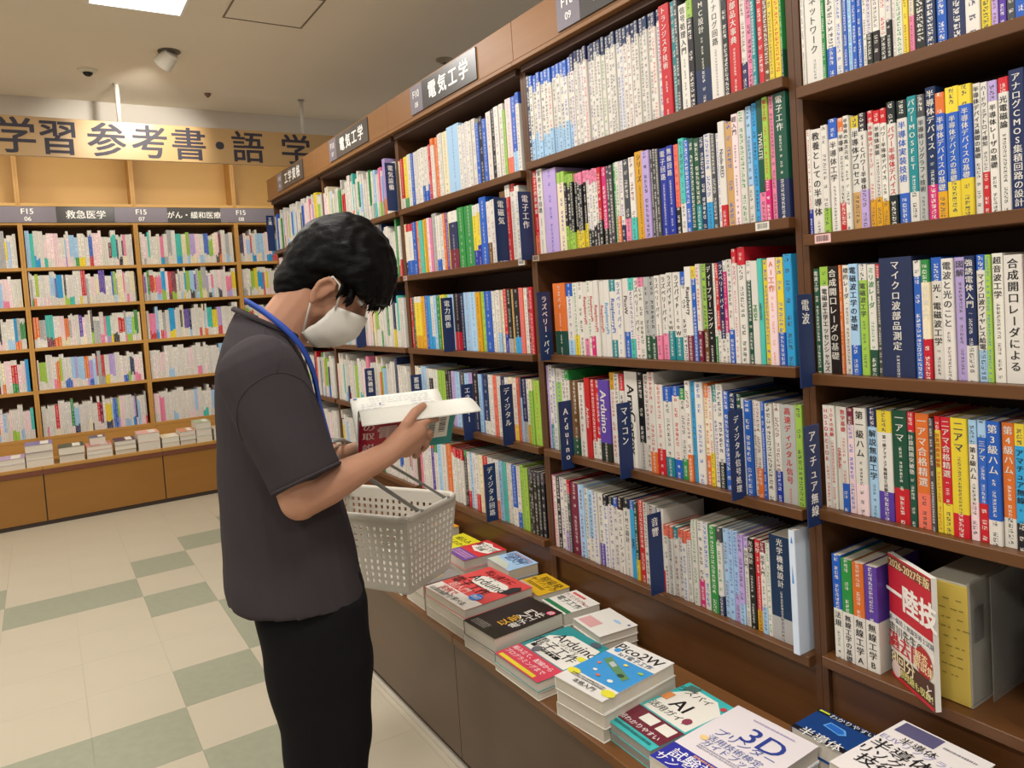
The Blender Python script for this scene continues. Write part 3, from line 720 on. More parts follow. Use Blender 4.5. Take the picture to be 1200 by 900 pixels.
# ------------------------------------------------------------------ light oak bookcases along the back wall
YB, YL, UB, BW = 5.4507, 5.0462, -1.333, .7456
BZ = [1.790, 1.5086, 1.2065, .8956, .5535]
BNAME = {-2: 'outside the picture on the left', -1: 'cut by the left edge of the picture', 0: 'first whole one from left', 1: 'second whole one from left', 2: 'half hidden by the brown bookcase'}
backb = (MB(), MB())
MIXB = [('W', 34), ('P', 6), ('C', 4), ('s', 6), ('b', 3), ('n', 2), ('r', 3), ('p', 3), ('y', 2), ('l', 3), ('g', 1), ('o', 2), ('G', 4), ('T', 2), ('V', 3), ('k', 2), ('c', 2), ('v', 1), ('R', 1)]
for k in (-2, -1, 0, 1, 2):
    x0 = UB + k * BW; x1 = x0 + BW
    o = thing('oak_bookcase', f'light oak bookcase at the back, bay {BNAME[k]}', 'bookcase', (x0, YB, 0), 'oak bookcases along the back')
    for z in BZ:
        b = MB(); b.cham((.0155, -.002, z - .024), (BW - .0155, .24, z), .0012); b.build('shelf_board', OAK, o)
    for a, c in ((.0004, .0155), (BW - .0155, BW - .0004)):
        b = MB(); b.box((a, -.006, .40), (c, .25, 2.74)); b.build('side_panel', OAK, o)
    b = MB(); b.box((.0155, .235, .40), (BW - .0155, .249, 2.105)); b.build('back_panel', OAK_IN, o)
    b = MB(); b.box((.0155, .20, 2.25), (BW - .0155, .214, 2.74)); b.build('upper_back_panel', OAK_B, o)
    b = MB(); b.cham((.0155, -.008, 2.232), (BW - .0155, .2, 2.255), .001); b.build('upper_shelf', OAK_B, o)
    b = MB(); b.box((.0155, -.004, 2.098), (BW - .0155, .24, 2.112)); b.build('lintel', OAK, o)
    b = MB(); b.box((.0155, .0, .4055), (BW - .0155, .02, BZ[4] - .024)); b.build('riser_panel', OAK, o)
    yl = YL - YB
    b = MB(); b.cham((.0006, yl - .004, .383), (BW - .0006, 0.0, .4055), .0015); b.build('ledge_board', OAK, o)
    b = MB(); b.box((.0006, yl - .006, .350), (BW - .0006, yl + .012, .3825)); b.build('ledge_trim', REDW, o)
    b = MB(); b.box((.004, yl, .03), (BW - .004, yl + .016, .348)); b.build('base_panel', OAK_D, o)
    b = MB(); b.box((.0, yl + .008, 0), (BW, yl + .03, .35)); b.build('toe_board', mat('dark_toe_strip', '3a2e26', .5), o)
    for r, z in enumerate(BZ):
        def putb(p, t, h, d, x0=x0, z=z):
            # same book, spine turned to face the aisle (-y)
            m1, m2 = MB(), MB()
            book_mesh(m1, m2, 0, 0, t, 0, h, .15, d, True)
            for src, dst in ((m1, backb[0]), (m2, backb[1])):
                i = len(dst.v)
                dst.v.extend((x0 + .017 + p - v[1], YB + .012 + v[0], z + .0004 + v[2]) for v in src.v)
                dst.f.extend(tuple(i + q for q in f) for f in src.f)
                dst.c.extend(src.c); dst.ink.extend(src.ink); dst.uv.extend(src.uv)
        wts = MIXB if not (k == 1 and r >= 3) else [('W', 40), ('P', 8), ('s', 3), ('l', 2), ('p', 2), ('T', 1)]
        mix_row(None, None, putb, BW - .034, 0, .222 if r else .235, wts, 300 + k * 11 + r * 3)
_s = thing('back_shelf_books', 'upright books filling the oak bookcases at the back', 'books')
_s['kind'] = 'stuff'
for _n, _m, _q in (('covers', backb[0], M_PRINT), ('page_blocks', backb[1], M_PAGE)):
    o = _m.build(_n, _q, _s); o['kind'] = 'stuff'
# header strip: grey and charcoal plates
hd = thing('header_strip', 'grey and charcoal header strip with F15 codes above the oak bookcases', 'sign', (0, YB - .012, 2.172))
def hplate(x0, x1, m, lines):
    b = MB(); b.box((x0 + .0004, 0, -.058), (x1 - .0004, .004, .058)); p = b.build('header_plate', m, hd)
    b = MB()
    for t, s, dz, bo in lines:
        V, F = text_h(t, s, bo); put(b, V, F, ((x0 + x1) / 2, -.0006, dz), (1, 0, 0), (0, 0, 1))
    b.build('lettering', WHITE_T, p)
hplate(UB - 1.5 * BW, -1.848, PLATE_D, [])
hplate(-1.848, -1.102, PLATE_G, [])
def hcode(x, no):
    for t, s, dz in (('F15', .056, .024), (no, .044, -.03)):
        b = MB(); V, F = text_h(t, s, .014); put(b, V, F, (x, -.0006, dz), (1, 0, 0), (0, 0, 1)); b.build('lettering', WHITE_T, hd)
hcode(-1.28, '06')
hplate(-1.102, -.724, PLATE_D, [('救急医学', .066, 0, .016)])
hplate(-.724, -.354, PLATE_G, [])
hcode(-.539, '07')
hplate(-.354, .043, PLATE_D, [('がん・緩和医療', .058, 0, .014)])
hplate(.043, UB + 3 * BW, PLATE_G, [])
hcode(.205, '08')

# ------------------------------------------------------------------ flat books
def flat_book(label, cx, cy, z, w, h, t, cover, art=(), rot=0, group=None, name='flat_book', side='x', edge='ddd5c6', spine_c=None):
    """lies flat; reader stands on the -x side: left = +y, up = +x. w along y, h along x, z = underside"""
    o = thing(name, label, 'book', (cx, cy, z), group, R(rot))
    c = jit(lin(cover), .02); e = .0009
    mb = MB()
    n = 6
    # two boards and a spine as thin slabs
    mb.box((-h / 2, -w / 2, 0), (h / 2, w / 2, e), c)
    mb.box((-h / 2, -w / 2, t - e), (h / 2, w / 2, t), c)
    mb.box((-h / 2, w / 2 - e, e), (h / 2, w / 2, t - e), lin(spine_c) if spine_c else c)
    mb.build('cover', M_PRINT, o)
    pg = MB(); pg.box((-h / 2 + .0015, -w / 2 + .0025, e), (h / 2 - .0015, w / 2 - e, t - e), jit(lin(edge), .04)); pg.build('page_block', M_PAGE, o)
    if art:
        a = MB()
        for i, it in enumerate(art):
            zz = t + .0003 + i * .00012
            P = lambda u, v: ((v - .5) * h, (.5 - u) * w, zz)
            if it[0] == 'r':
                _, u0, v0, u1, v1, cc = it
                a.face([P(u0, v0), P(u1, v0), P(u1, v1), P(u0, v1)], lin(cc))
            elif it[0] == 'e':
                _, u, v, ru, rv, cc = it
                a.face([P(u + ru * math.cos(R(15 * q)), v + rv * math.sin(R(15 * q))) for q in range(24)], lin(cc))
            elif it[0] == 'p':
                a.face([P(*q) for q in it[1]], lin(it[2]))
            elif it[0] == 't':
                _, u, v, s, tx, cc, bo = it
                g0 = glyphs(tx); s = min(s, 1.9 * min(u, 1 - u) * w / max(.1, g0[3] - g0[2]))
                V, F = text_h(tx, s, bo); put(a, V, F, P(u, v), (0, -1, 0), (1, 0, 0), lin(cc))
            elif it[0] == 'v':
                _, u, v, s, tx, cc, bo = it
                V, F = text_v(tx, s, s * 1.05, bo); put(a, V, F, P(u, v), (0, -1, 0), (1, 0, 0), lin(cc))
            elif it[0] == 'x':      # text turned a quarter: runs up the cover, letter tops to the left
                _, u, v, s, tx, cc, bo = it
                V, F = text_h(tx, s, bo); put(a, V, F, P(u, v), (1, 0, 0), (0, 1, 0), lin(cc))
            elif it[0] == 'd':      # unreadable small print: short dashes
                _, u0, v0, u1, v1, rows, cc, sd = it
                rn = random.Random(sd)
                for k in range(rows):
                    vv = v1 - (k + .5) * (v1 - v0) / rows; u = u0; hh = (v1 - v0) / rows * .3
                    while u < u1:
                        wd = rn.uniform(.008, .022); a.face([P(u, vv - hh), P(min(u + wd, u1), vv - hh), P(min(u + wd, u1), vv + hh), P(u, vv + hh)], lin(cc)); u += wd + rn.uniform(.006, .014)
        a.build('cover_print', M_PRINT, o)
    return o
LZ = .3884
GL = 'books lying flat on the display ledge'
def stack(label, x0, x1, y0, y1, ztop, n, cover, art, rot=0, under=None, lab2=None, name='flat_book', edge='ddd5c6', ttop=None):
    cx, cy, h, w = (x0 + x1) / 2, (y0 + y1) / 2, x1 - x0, y1 - y0
    tot = ztop - LZ; tt = ttop or tot / n
    z = LZ
    for i in range(n):
        t = tt if i == n - 1 else (tot - tt) / (n - 1)
        top = i == n - 1
        rn = random.Random(int(cy * 1000) + i)
        dx, dy = (0, 0) if top else (rn.uniform(-.003, .003), rn.uniform(-.003, .003))
        lb = label if top else f"{['lowest', 'second lowest', 'third lowest', 'fourth lowest'][i]} book in the pile under the {lab2}"
        flat_book(lb, cx + dx, cy + dy, z, w - (0 if top else .001), h, t - .0003, cover if top else (under or cover), art if top else (), rot + (0 if top else rn.uniform(-.8, .8)), GL, edge=edge)
        z += t
K = '17161a'
stack('red Arduino electronics book lying on top of its pile', -.338, -.100, .890, 1.128, .478, 3, 'd8484c',
      [('r', 0, 0, 1, .25, 'e8e3da'), ('e', .35, .66, .14, .13, 'eae6dc'), ('e', .72, .66, .14, .13, 'eae6dc'), ('r', .35, .53, .72, .79, 'eae6dc'), ('t', .52, .66, .055, 'Arduino', K, .01),
       ('t', .45, .88, .03, '思い通りに', '6b1a1d', .01), ('t', .4, .80, .024, 'できる！', '6b1a1d', .01), ('t', .4, .45, .05, '電子工作', '3a0f12', .014), ('t', .35, .32, .034, '超入門', 'f0c3bd', .010),
       ('t', .33, .17, .03, '実例で', 'd23c3c', .010), ('t', .52, .08, .024, 'しっかり学べる', '2c2b2b', .010), ('e', .77, .3, .1, .09, '3a78c9'), ('t', .77, .3, .02, '改訂', 'eae6dc', .010),
       ('p', [(.86, .60), (.99, .62), (1.0, .82), (.92, .88), (.85, .78)], '2e2c30'), ('d', .06, .03, .4, .1, 3, '8a867c', 3)], 2, 'd8d4ca', 'red Arduino book', ttop=.026)
stack('black book with white and gold title, lying beside the red Arduino book', -.346, -.116, .717, .872, .462, 2, '1f1a1c',
      [('r', .02, .2, .98, .98, '2a1c19'), ('x', .80, .56, .030, '電子工作', 'e8e4dc', .014), ('x', .60, .64, .034, '入門', 'e8e4dc', .014), ('x', .58, .40, .036, '以前', 'e0ac35', .014),
       ('e', .88, .88, .09, .055, 'c5315c'), ('t', .88, .88, .02, '続', 'f0e6e0', .010), ('d', .1, .05, .55, .17, 4, '9a948c', 5)], 3, 'd9d5cc', 'black book', ttop=.04)
stack('Arduino book with teal head and pink band below its white title', -.352, -.112, .505, .700, .432, 2, '2b8f92',
      [('p', [(.08, .35), (.95, .35), (.97, .62), (.88, .88), (.30, .88), (.06, .70)], 'e9e6dd'), ('t', .56, .77, .05, 'Arduino', K, .012), ('t', .52, .67, .018, 'ではじめる', '45423f', .0), ('t', .45, .55, .044, '電子工作', K, .014),
       ('r', .10, .41, .70, .47, K), ('t', .4, .44, .018, '完全ガイド', 'e9e6dd', .010), ('r', 0, 0, 1, .33, 'd5435a'), ('t', .45, .25, .026, '組み立て、配線から', 'f3e3e2', .015), ('t', .45, .15, .026, 'プログラミングまで', 'f3e3e2', .015),
       ('r', .06, .02, .86, .07, 'e5d431'), ('e', .28, .40, .07, .06, '6a6a72'), ('e', .72, .93, .09, .05, '4f5a68'), ('e', .9, .62, .08, .04, 'e3e23c')], 0, 'dcd5c8', 'Arduino book with pink band', ttop=.024)
stack('white and blue Pico 2 W book with circuit board on the cover', -.346, -.112, .287, .440, .482, 3, 'e4e2dc',
      [('r', 0, .22, 1, .70, '3b96d6'), ('t', .47, .88, .052, 'Pico2W', K, .014), ('t', .55, .755, .019, 'IoT電子工作', '2c4c6a', .015), ('e', .12, .80, .06, .04, '3b96d6'),
       ('p', [(.16, .56), (.82, .38), (.86, .46), (.2, .65)], '5f8c5e'), ('p', [(.3, .545), (.44, .505), (.46, .56), (.32, .60)], 'b9bfc0'), ('e', .7, .445, .06, .03, '2f4c35'),
       ('e', .1, .2, .12, .05, 'e3dc3a'), ('e', .92, .13, .12, .055, 'e3dc3a'), ('e', .3, .36, .04, .02, 'e8e6de'), ('e', .7, .3, .05, .025, 'e8e6de'), ('e', .2, .48, .03, .02, 'e07a3a'), ('e', .55, .62, .04, .02, 'ecd66a'),
       ('e', .88, .6, .05, .02, '9cc24a'), ('e', .45, .3, .04, .018, 'dd6f3f'), ('t', .5, .08, .017, '本格入門', '3c3a38', .01), ('d', .12, .13, .8, .19, 2, '55524d', 8)], 5, 'e0dcd2', 'Pico 2 W book', ttop=.03)
stack('turquoise and white AI guide book with maroon band', -.322, -.078, .146, .287, .432, 2, '3cb6b4',
      [('p', [(.05, .40), (.97, .40), (.97, .82), (.70, .95), (.25, .95), (.05, .75)], 'e7e4da'), ('t', .35, .87, .026, 'ラズパイ', '2b2a2a', .012), ('t', .43, .66, .055, 'AI', K, .014), ('t', .46, .50, .024, '活用ガイド', '3a3837', .015),
       ('r', 0, .10, 1, .38, '6d2334'), ('t', .45, .155, .028, '超わかりやすい', 'f0e6e2', .010), ('r', .28, .23, .56, .35, 'e7e4da'), ('r', .64, .23, .92, .35, 'e7e4da'), ('e', .9, .9, .05, .03, 'c8434a'), ('e', .8, .52, .07, .05, '8d3a50'),
       ('r', .02, .62, .16, .74, 'd98a4c'), ('p', [(.1, .86), (.3, .90), (.3, .99), (.1, .97)], '4f6d66'), ('d', .05, .03, .9, .08, 1, '2a6f6f', 9)], -2, '48b7b2', 'AI guide book', edge='a8a59c', ttop=.022)
stack('white 3D printer guide book with deep blue band', -.352, -.088, -.066, .122, .452, 3, 'e0d9dc',
      [('r', 0, 0, 1, .26, '2c2f9a'), ('t', .62, .74, .075, '3D', '2c3f8f', .010), ('t', .52, .60, .028, 'プリンター', '4b5a9c', .01), ('t', .5, .50, .021, '活用技術検定', '5a66a0', .005), ('t', .52, .42, .021, 'ガイドブック', '5a66a0', .005),
       ('t', .45, .16, .034, '試験対策', 'eceaf2', .014), ('t', .45, .06, .030, 'サンプル問題', 'eceaf2', .014), ('d', .3, .215, .95, .25, 1, 'e0a080', 4), ('e', .16, .46, .05, .03, 'e8c98a'), ('d', .2, .33, .9, .38, 2, 'a09cae', 5), ('d', .3, .90, .8, .93, 1, 'b0a4cc', 6)],
      2, 'c9dbe2', '3D printer guide', ttop=.03)
stack('dark blue book with glowing chip on cover, between two white books', -.080, .018, -.120, .004, .460, 2, '1e3f7c',
      [('r', 0, .0, 1, .12, '15141a'), ('r', .0, .84, 1, .98, '17202f'), ('t', .6, .91, .016, 'わかりやすい', 'd9dce6', .012), ('p', [(.3, .5), (.62, .42), (.7, .52), (.62, .66), (.34, .70)], '5fa6e6'), ('p', [(.33, .52), (.6, .45), (.66, .53), (.59, .63), (.36, .67)], '2a66c0'),
       ('r', .02, .9, .2, .95, 'd8e23a'), ('t', .5, .06, .03, '半導体', 'e8e6e0', .010)], 0, None, 'dark blue book')
stack('white lithography technology book on the pile nearest the right corner', -.222, -.016, -.475 + .135, -.183, .535, 4, 'e2dddb',
      [('r', .05, .80, .5, .98, '5a5678'), ('t', .4, .72, .022, '半導体', '222022', .010), ('t', .5, .66, .026, 'EUVリソグラフィ', '8d86b8', .0), ('t', .37, .52, .036, '半導体', K, .014), ('t', .5, .38, .034, 'リソグラフィ', K, .012), ('t', .32, .25, .034, '技術', K, .014),
       ('p', [(.5, .05), (.75, .2), (.95, .05)], '9a95c8'), ('d', .55, .86, .9, .9, 1, '8a8692', 7)], -3, '3f6f9f', 'lithography book', ttop=.02)
# second row, against the riser
stack('plain white book with pale pink block, against the riser', -.106, .016, .555, .690, .450, 3, 'e6e3dc', [('r', .08, .08, .55, .42, 'd9a6a6'), ('e', .65, .72, .12, .05, 'a8c6e6'), ('r', .88, .80, .94, .86, '47529a')], -6, 'd9d3c6', 'plain white book')
stack('white Pico electronics book with green stripe and red heading', -.108, .014, .712, .836, .458, 2, 'e5e3da', [('r', 0, .02, 1, .20, '2f7a50'), ('r', .1, .82, .6, .9, 'd95b55'), ('t', .5, .68, .022, 'ラズパイPico', 'a33a3a', .01), ('t', .5, .46, .028, '電子工作', '2c2b2b', .010), ('r', 0, .0, 1, .06, 'e5e3da')], -4, None, 'white Pico book')
stack('golden yellow book with black title, against the riser', -.094, .018, .858, .998, .462, 3, 'd8aa24', [('t', .55, .74, .036, '現場発', '2d2612', .010), ('t', .5, .52, .034, 'ヤリハック', '2d2612', .010), ('r', 0, 0, .5, .2, 'b9a9a0'), ('d', .1, .25, .8, .38, 2, '6a5414', 8)], -4, 'd8cf8a', 'golden yellow book')
stack('pale sky-blue book with dark blue title, against the riser', -.092, .018, 1.025, 1.170, .490, 3, 'a9c9ea', [('t', .5, .72, .032, '回路解析', '2c4374', .010), ('t', .5, .54, .03, '超入門', '2c4374', .015), ('d', .1, .84, .9, .93, 2, 'c06c7c', 3), ('p', [(0, 0), (.9, 0), (.6, .3), (0, .35)], 'c9cfc0')], -3, 'd8cdb4', 'pale sky-blue book')
stack('red book with white starburst and purple band', -.150, .016, 1.215, 1.350, .485, 3, 'd2383a', [('p', [(.12, .55), (.3, .5), (.5, .45), (.75, .5), (.95, .58), (.9, .75), (.95, .9), (.6, .86), (.4, .93), (.1, .86), (.2, .72)], 'eae6dc'), ('t', .5, .74, .03, '電子工学', '2b2526', .010), ('t', .5, .6, .024, '図鑑', '2b2526', .010), ('r', 0, 0, 1, .32, '6a4a9a'), ('d', .08, .08, .9, .28, 3, 'd8a0c0', 4)], -2, 'cdbfc2', 'red starburst book')
stack('bright yellow book with black title near the basket', -.150, .012, 1.375, 1.520, .470, 2, 'e4dc2e', [('t', .5, .76, .032, '組込み', '2a2a1c', .010), ('t', .5, .55, .030, 'よくわかる', '2a2a1c', .010), ('r', 0, .0, 1, .22, 'e0a030')], 0, None, 'bright yellow book')
stack('orange-edged white book farthest back on the ledge', -.150, .012, 1.55, 1.68, .490, 2, 'e39a2e', [('r', .05, .05, .95, .62, 'e6e2da'), ('d', .12, .15, .85, .55, 4, '5a564e', 3)], 0, None, 'orange-edged book')
stack('grey photo-cover book beside the red Arduino book', -.334, -.200, 1.155, 1.290, .470, 2, '8f8c88', [('e', .4, .6, .3, .25, '6c6a6a'), ('e', .65, .5, .2, .2, 'a89a78'), ('e', .3, .3, .15, .12, '5c6f9c')], 0, 'd8d4ca', 'grey photo-cover book')
stack('white and red book with green circle, half under the basket', -.338, -.165, 1.310, 1.475, .455, 3, 'e5e2da', [('t', .5, .72, .03, '回路設計', '26242a', .010), ('e', .45, .42, .16, .1, 'b9d42c'), ('r', 0, .86, 1, 1, 'd8653c'), ('e', .2, .2, .16, .16, '3a4a7c')], 0, 'd8d4ca', 'book with green circle')
stack('cream book at the shaded end of the ledge', -.338, -.16, 1.50, 1.66, .450, 2, 'd9d2c0', [('t', .5, .6, .03, '制御工学', '3a3630', .015)], 0, None, 'cream book')

# piles along the back ledge
bp = [(-1.52, .19, .075, 2, 'b9a0c4', 'mauve'), (-1.345, .17, .15, 3, '8273a4', 'purple'), (-1.155, .165, .105, 2, '3c4a34', 'dark green'), (-.985, .17, .085, 3, 'd98a86', 'coral'), (-.99, .11, .055, 1, '4a4a6a', 'navy'),
      (-.82, .145, .095, 3, '5a3a40', 'maroon'), (-.665, .155, .125, 2, 'e0a79a', 'pink'), (-.52, .13, .072, 2, 'e6dcc0', 'cream'), (-.40, .12, .10, 3, 'd58e6a', 'orange'), (-.285, .12, .15, 3, 'a8b890', 'green'), (-.16, .12, .085, 2, 'd9c8b0', 'beige'), (-.02, .13, .10, 2, 'c8d0dc', 'pale blue')]
for n, (x, w, hh, k, c, nm) in enumerate(bp):
    base = .4059 + (.086 if n == 4 else 0)
    for i in range(k):
        t = hh / k
        top = i == k - 1
        ww = w - .008 - .004 * ((i * 7 + n) % 3) * .4
        o = flat_book((f'{nm} book on top of the {ordinal(n + 1)} pile along the oak ledge' if top else f"{['lowest', 'middle', 'upper'][i]} book of the {ordinal(n + 1)} pile along the oak ledge"), x, 5.165 + ((i + n) % 3) * .004, base + i * t, .20 if n != 4 else .12, ww, t - .0004, c if top else 'd9d2c6', [('r', .1, .55, .9, .85, 'e8e4da')] if top else (), 0, 'piles of books on the oak ledge')

# ------------------------------------------------------------------ lowest shelf of the rightmost bay: booklet standing face-out and the file box
o = thing('face_out_book', 'red and white exam book standing face-out at an angle on lowest shelf', 'book', (.040, -.140, .5845))
A = Vector((0, 0, 0)); U_ = Vector((-.0666, -.114, 0)).normalized(); Nn = Vector((U_.y, -U_.x, 0)); H = .236; Wd = .134
if Nn.x > 0: Nn = -Nn
mb = MB(); th = .010
def fb(u, z, k=0): return A + U_ * u + Vector((0, 0, z)) + Nn * k
pg = MB(); 
bx = [fb(0, 0), fb(Wd, 0), fb(Wd, H), fb(0, H)]
bk = [p - Nn * th for p in bx]
mb.tri(bx + bk, [(0, 1, 2, 3), (7, 6, 5, 4), (0, 4, 5, 1), (1, 5, 6, 2), (2, 6, 7, 3), (3, 7, 4, 0)], lin('e6e2da'))
mb.build('cover', M_PRINT, o)
a = MB(); ly = [0]
def fr(u0, z0, u1, z1, c):
    ly[0] += 1; k = .0004 + ly[0] * .0001
    a.face([fb(u0 * Wd, z0 * H, k), fb(u1 * Wd, z0 * H, k), fb(u1 * Wd, z1 * H, k), fb(u0 * Wd, z1 * H, k)], lin(c))
def ft(t, u, z, s, c, bo=.02):
    ly[0] += 1; k = .0004 + ly[0] * .0001
    V, F = text_h(t, s, bo); put(a, V, F, fb(u * Wd, z * H, k), U_, (0, 0, 1), lin(c))
fr(0, .52, 1, 1, 'bf2430'); fr(.0, .90, 1, .985, '7c3a30'); ft('2026-2027年版', .5, .94, .020, 'e8d9a0')
ft('一陸技', .52, .70, .052, 'f0ece4', .04)
fr(0, .44, 1, .52, 'e6e2da'); ft('第一級陸上無線技術士試験', .5, .48, .0118, '3a3a52'); ft('吉川先生の', .38, .40, .022, '3a3532', .005); ft('過去問', .34, .30, .036, 'c2202c', .03)
ly[0] += 1
a.face([fb((.78 + .2 * math.cos(R(15 * q))) * Wd, (.31 + .115 * math.sin(R(15 * q))) * H, .0004 + ly[0] * .0001) for q in range(24)], lin('b0302c'))
ft('解答・', .78, .335, .02, 'f0e0b0'); ft('解説集', .78, .27, .02, 'f0e0b0')
fr(0, .0, 1, .21, '54382c'); ft('8回分', .3, .165, .03, 'ecdcb0', .02); ft('予想問題も収録！', .52, .075, .0165, 'e6e08a', .02); ft('と', .9, .12, .024, 'e6ddd0'); fr(0, -.0 + .0, 1, .03, 'c22a30')
ly[0] += 1
a.face([fb((.13 + .11 * math.cos(R(15 * q))) * Wd, (.08 + .065 * math.sin(R(15 * q))) * H, .0004 + ly[0] * .0001) for q in range(24)], lin('d9c3bd'))
a.build('cover_print', M_PRINT, o)
o = thing('file_box', 'clear plastic file box with yellow card front on lowest shelf beside red exam book', 'file box', (.027, -.287, .5845))
b = MB(); b.cham((0, .0, .001), (.004, .074, .214), .001); b.build('yellow_card', mat('mustard_card', 'c4ab4e', .6, .04), o)
b = MB(); b.cham((.0045, .002, 0.001), (.20, .074, .216), .002); b.build('paper_stack', mat('stacked_paper', 'c9c4b2', .8, .05), o)
CLP = mat('clear_grey_plastic', 'b9b8ae', .18, .03, **{'Alpha': .42})
b = MB(); b.cham((.002, -.003, 0), (.21, .0012, .222), .0008); b.build('side_sheet', CLP, o)
b = MB(); b.cham((.050, -.014, 0), (.21, -.0128, .224), .0006); b.build('side_sheet', CLP, o)
b = MB(); b.cham((.21, -.014, 0), (.2115, .074, .224), .0006); b.build('back_sheet', CLP, o)
b = MB(); b.box((.012, -.0042, .115), (.045, -.0035, .175)); b.build('paper_label', mat('grey_label', '6d6c66', .6), o)
b = MB(); rn = random.Random(5)
for i in range(9):
    zz = .185 - i * .017; u = .060
    while u > .008:
        w = rn.uniform(.004, .012)
        b.face([(-.0005, u, zz), (-.0005, u - w, zz), (-.0005, u - w, zz + .0020), (-.0005, u, zz + .0020)]); u -= w + rn.uniform(.002, .012)
b.build('card_print', mat('faint_print', '8a7a3c', .6), o)
o = thing('book', 'navy and white book at right frame edge on lowest shelf', 'book', (.012, -.395, .5845))
mb, pg = MB(), MB()
book_mesh(mb, pg, 0, 0, .03, 0, .21, .148, parse('n/W'))
mb.build('cover', M_PRINT, o); pg.build('page_block', M_PAGE, o)
o = thing('booklet', 'tall pale blue-white booklet standing proud at the right end of lowest shelf, second bay', 'booklet', (-.008, .046, .5696))
mb, pg = MB(), MB()
book_mesh(mb, pg, 0, 0, .016, 0, .262, .182, parse('s^W/W'))
mb.c = [lin('d3e0ee')] * len(mb.c); mb.ink = [None] * len(mb.ink)
mb.build('cover', M_PRINT, o); pg.build('page_block', M_PAGE, o)
a = MB(); 
a.face([(-.0004, -.006, .15), (-.0004, -.010, .15), (-.0004, -.008, .19)], lin('3c82c8')); a.face([(-.0004, -.006, .235), (-.0004, -.011, .235), (-.0004, -.0085, .25)], lin('3c82c8'))
a.build('cover_print', M_PRINT, o)
# ------------------------------------------------------------------ the reader
PO = Vector((-.8321, .6826, 0)); PF = Vector((.96593, -.25882, 0)); PL_ = Vector((.25882, .96593, 0)); PZ = Vector((0, 0, 1))
def B_(f, z, l=0.0): return PF * f + PL_ * l + PZ * z          # body frame, relative to the feet point
def smooth_path(P, n=6):
    o = []
    for i in range(len(P) - 1):
        a, b_, c, d = P[max(i - 1, 0)], P[i], P[i + 1], P[min(i + 2, len(P) - 1)]
        for k in range(n):
            t = k / n
            o.append(.5 * ((2 * b_) + (c - a) * t + (2 * a - 5 * b_ + 4 * c - d) * t * t + (3 * b_ - a - 3 * c + d) * t ** 3))
    return o + [P[-1]]
def capsule(mb, pts, rad, n=14):
    """closed tapered tube with rounded ends"""
    pts = [Vector(p) for p in pts]
    d0 = (pts[1] - pts[0]).normalized(); d1 = (pts[-1] - pts[-2]).normalized()
    P, Rr = [], []
    for a in (80, 60, 40, 20): P.append(pts[0] - d0 * rad[0] * math.sin(R(a))); Rr.append(rad[0] * math.cos(R(a)))
    P += pts; Rr += list(rad)
    for a in (20, 40, 60, 80): P.append(pts[-1] + d1 * rad[-1] * math.sin(R(a))); Rr.append(rad[-1] * math.cos(R(a)))
    mb.tube(P, Rr, n)
def ellipsoid(mb, c, ax, n=20, m=12):
    """ax: three half-axis vectors"""
    c = Vector(c); rings = []
    for i in range(m + 1):
        t = R(-88 + 176 * i / m)
        rings.append([c + ax[2] * math.sin(t) + (ax[0] * math.cos(2 * math.pi * j / n) + ax[1] * math.sin(2 * math.pi * j / n)) * math.cos(t) for j in range(n)])
    mb.loft(rings)
def ring(f, z, l, a, b, n=28, sq=2.4, tilt=0, la=0):
    """superellipse ring in the body frame: a along front-back, b along left-right, tilt raises the front"""
    o = []
    for j in range(n):
        t = 2 * math.pi * j / n
        c, s = math.cos(t), math.sin(t)
        cf = math.copysign(abs(c) ** (2 / sq), c); sl = math.copysign(abs(s) ** (2 / sq), s)
        o.append(B_(f + a * cf, z + tilt * cf + la * sl, l + b * sl))
    return o
def remeshed(mb, name, m, parent, voxel, smooth_it=6, disp=None):
    o = mb.build(name, m, parent)
    LATE.remove(o); COL.objects.link(o); o.parent = None
    rm = o.modifiers.new('r', 'REMESH'); rm.mode = 'VOXEL'; rm.voxel_size = voxel
    sm = o.modifiers.new('s', 'SMOOTH'); sm.factor = .5; sm.iterations = smooth_it
    bpy.context.view_layer.update()
    e = o.evaluated_get(bpy.context.evaluated_depsgraph_get())
    me = bpy.data.meshes.new_from_object(e)
    o.modifiers.clear()
    o.parent = parent
    o.data = me
    if not me.materials: me.materials.append(m)
    if disp:
        moved = []
        for v in me.vertices:
            moved.extend(v.co + v.normal * disp(v.co))
        me.vertices.foreach_set('co', moved)
    me.polygons.foreach_set('use_smooth', [True] * len(me.polygons))
    me.update()
    return o

SKIN = mat('skin', 'b3846a', .55, .06, 40, spec=.3, **{'Subsurface Weight': .12, 'Subsurface Radius': (.012, .005, .003)})
SHIRT = mat('charcoal_cotton', '3b3639', .95, .05, 90, bump=.15, bscale=900, spec=.15)
PANTS = mat('black_trousers', '131214', .9, .1, 60, spec=.15)
HAIR = None
def hair_material():
    m = mat('black_hair', '080707', .5, .2, 1, spec=.10)
    N, L, Bs = nodes(m)
    tc = N.new('ShaderNodeTexCoord'); mp = N.new('ShaderNodeMapping'); mp.inputs['Rotation'].default_value = (0, R(35), R(20)); mp.inputs['Scale'].default_value = (20, 420, 420)
    L.new(tc.outputs['Object'], mp.inputs[0])
    nz = N.new('ShaderNodeTexNoise'); nz.inputs['Scale'].default_value = 1; L.new(mp.outputs[0], nz.inputs['Vector'])
    bp = N.new('ShaderNodeBump'); bp.inputs['Strength'].default_value = .55; bp.inputs['Distance'].default_value = .002
    L.new(nz.outputs['Fac'], bp.inputs['Height']); L.new(bp.outputs[0], Bs.inputs['Normal'])
    return m
HAIR = hair_material()

person = thing('person', 'person in charcoal T-shirt and white mask, reading an open book', 'person', PO)
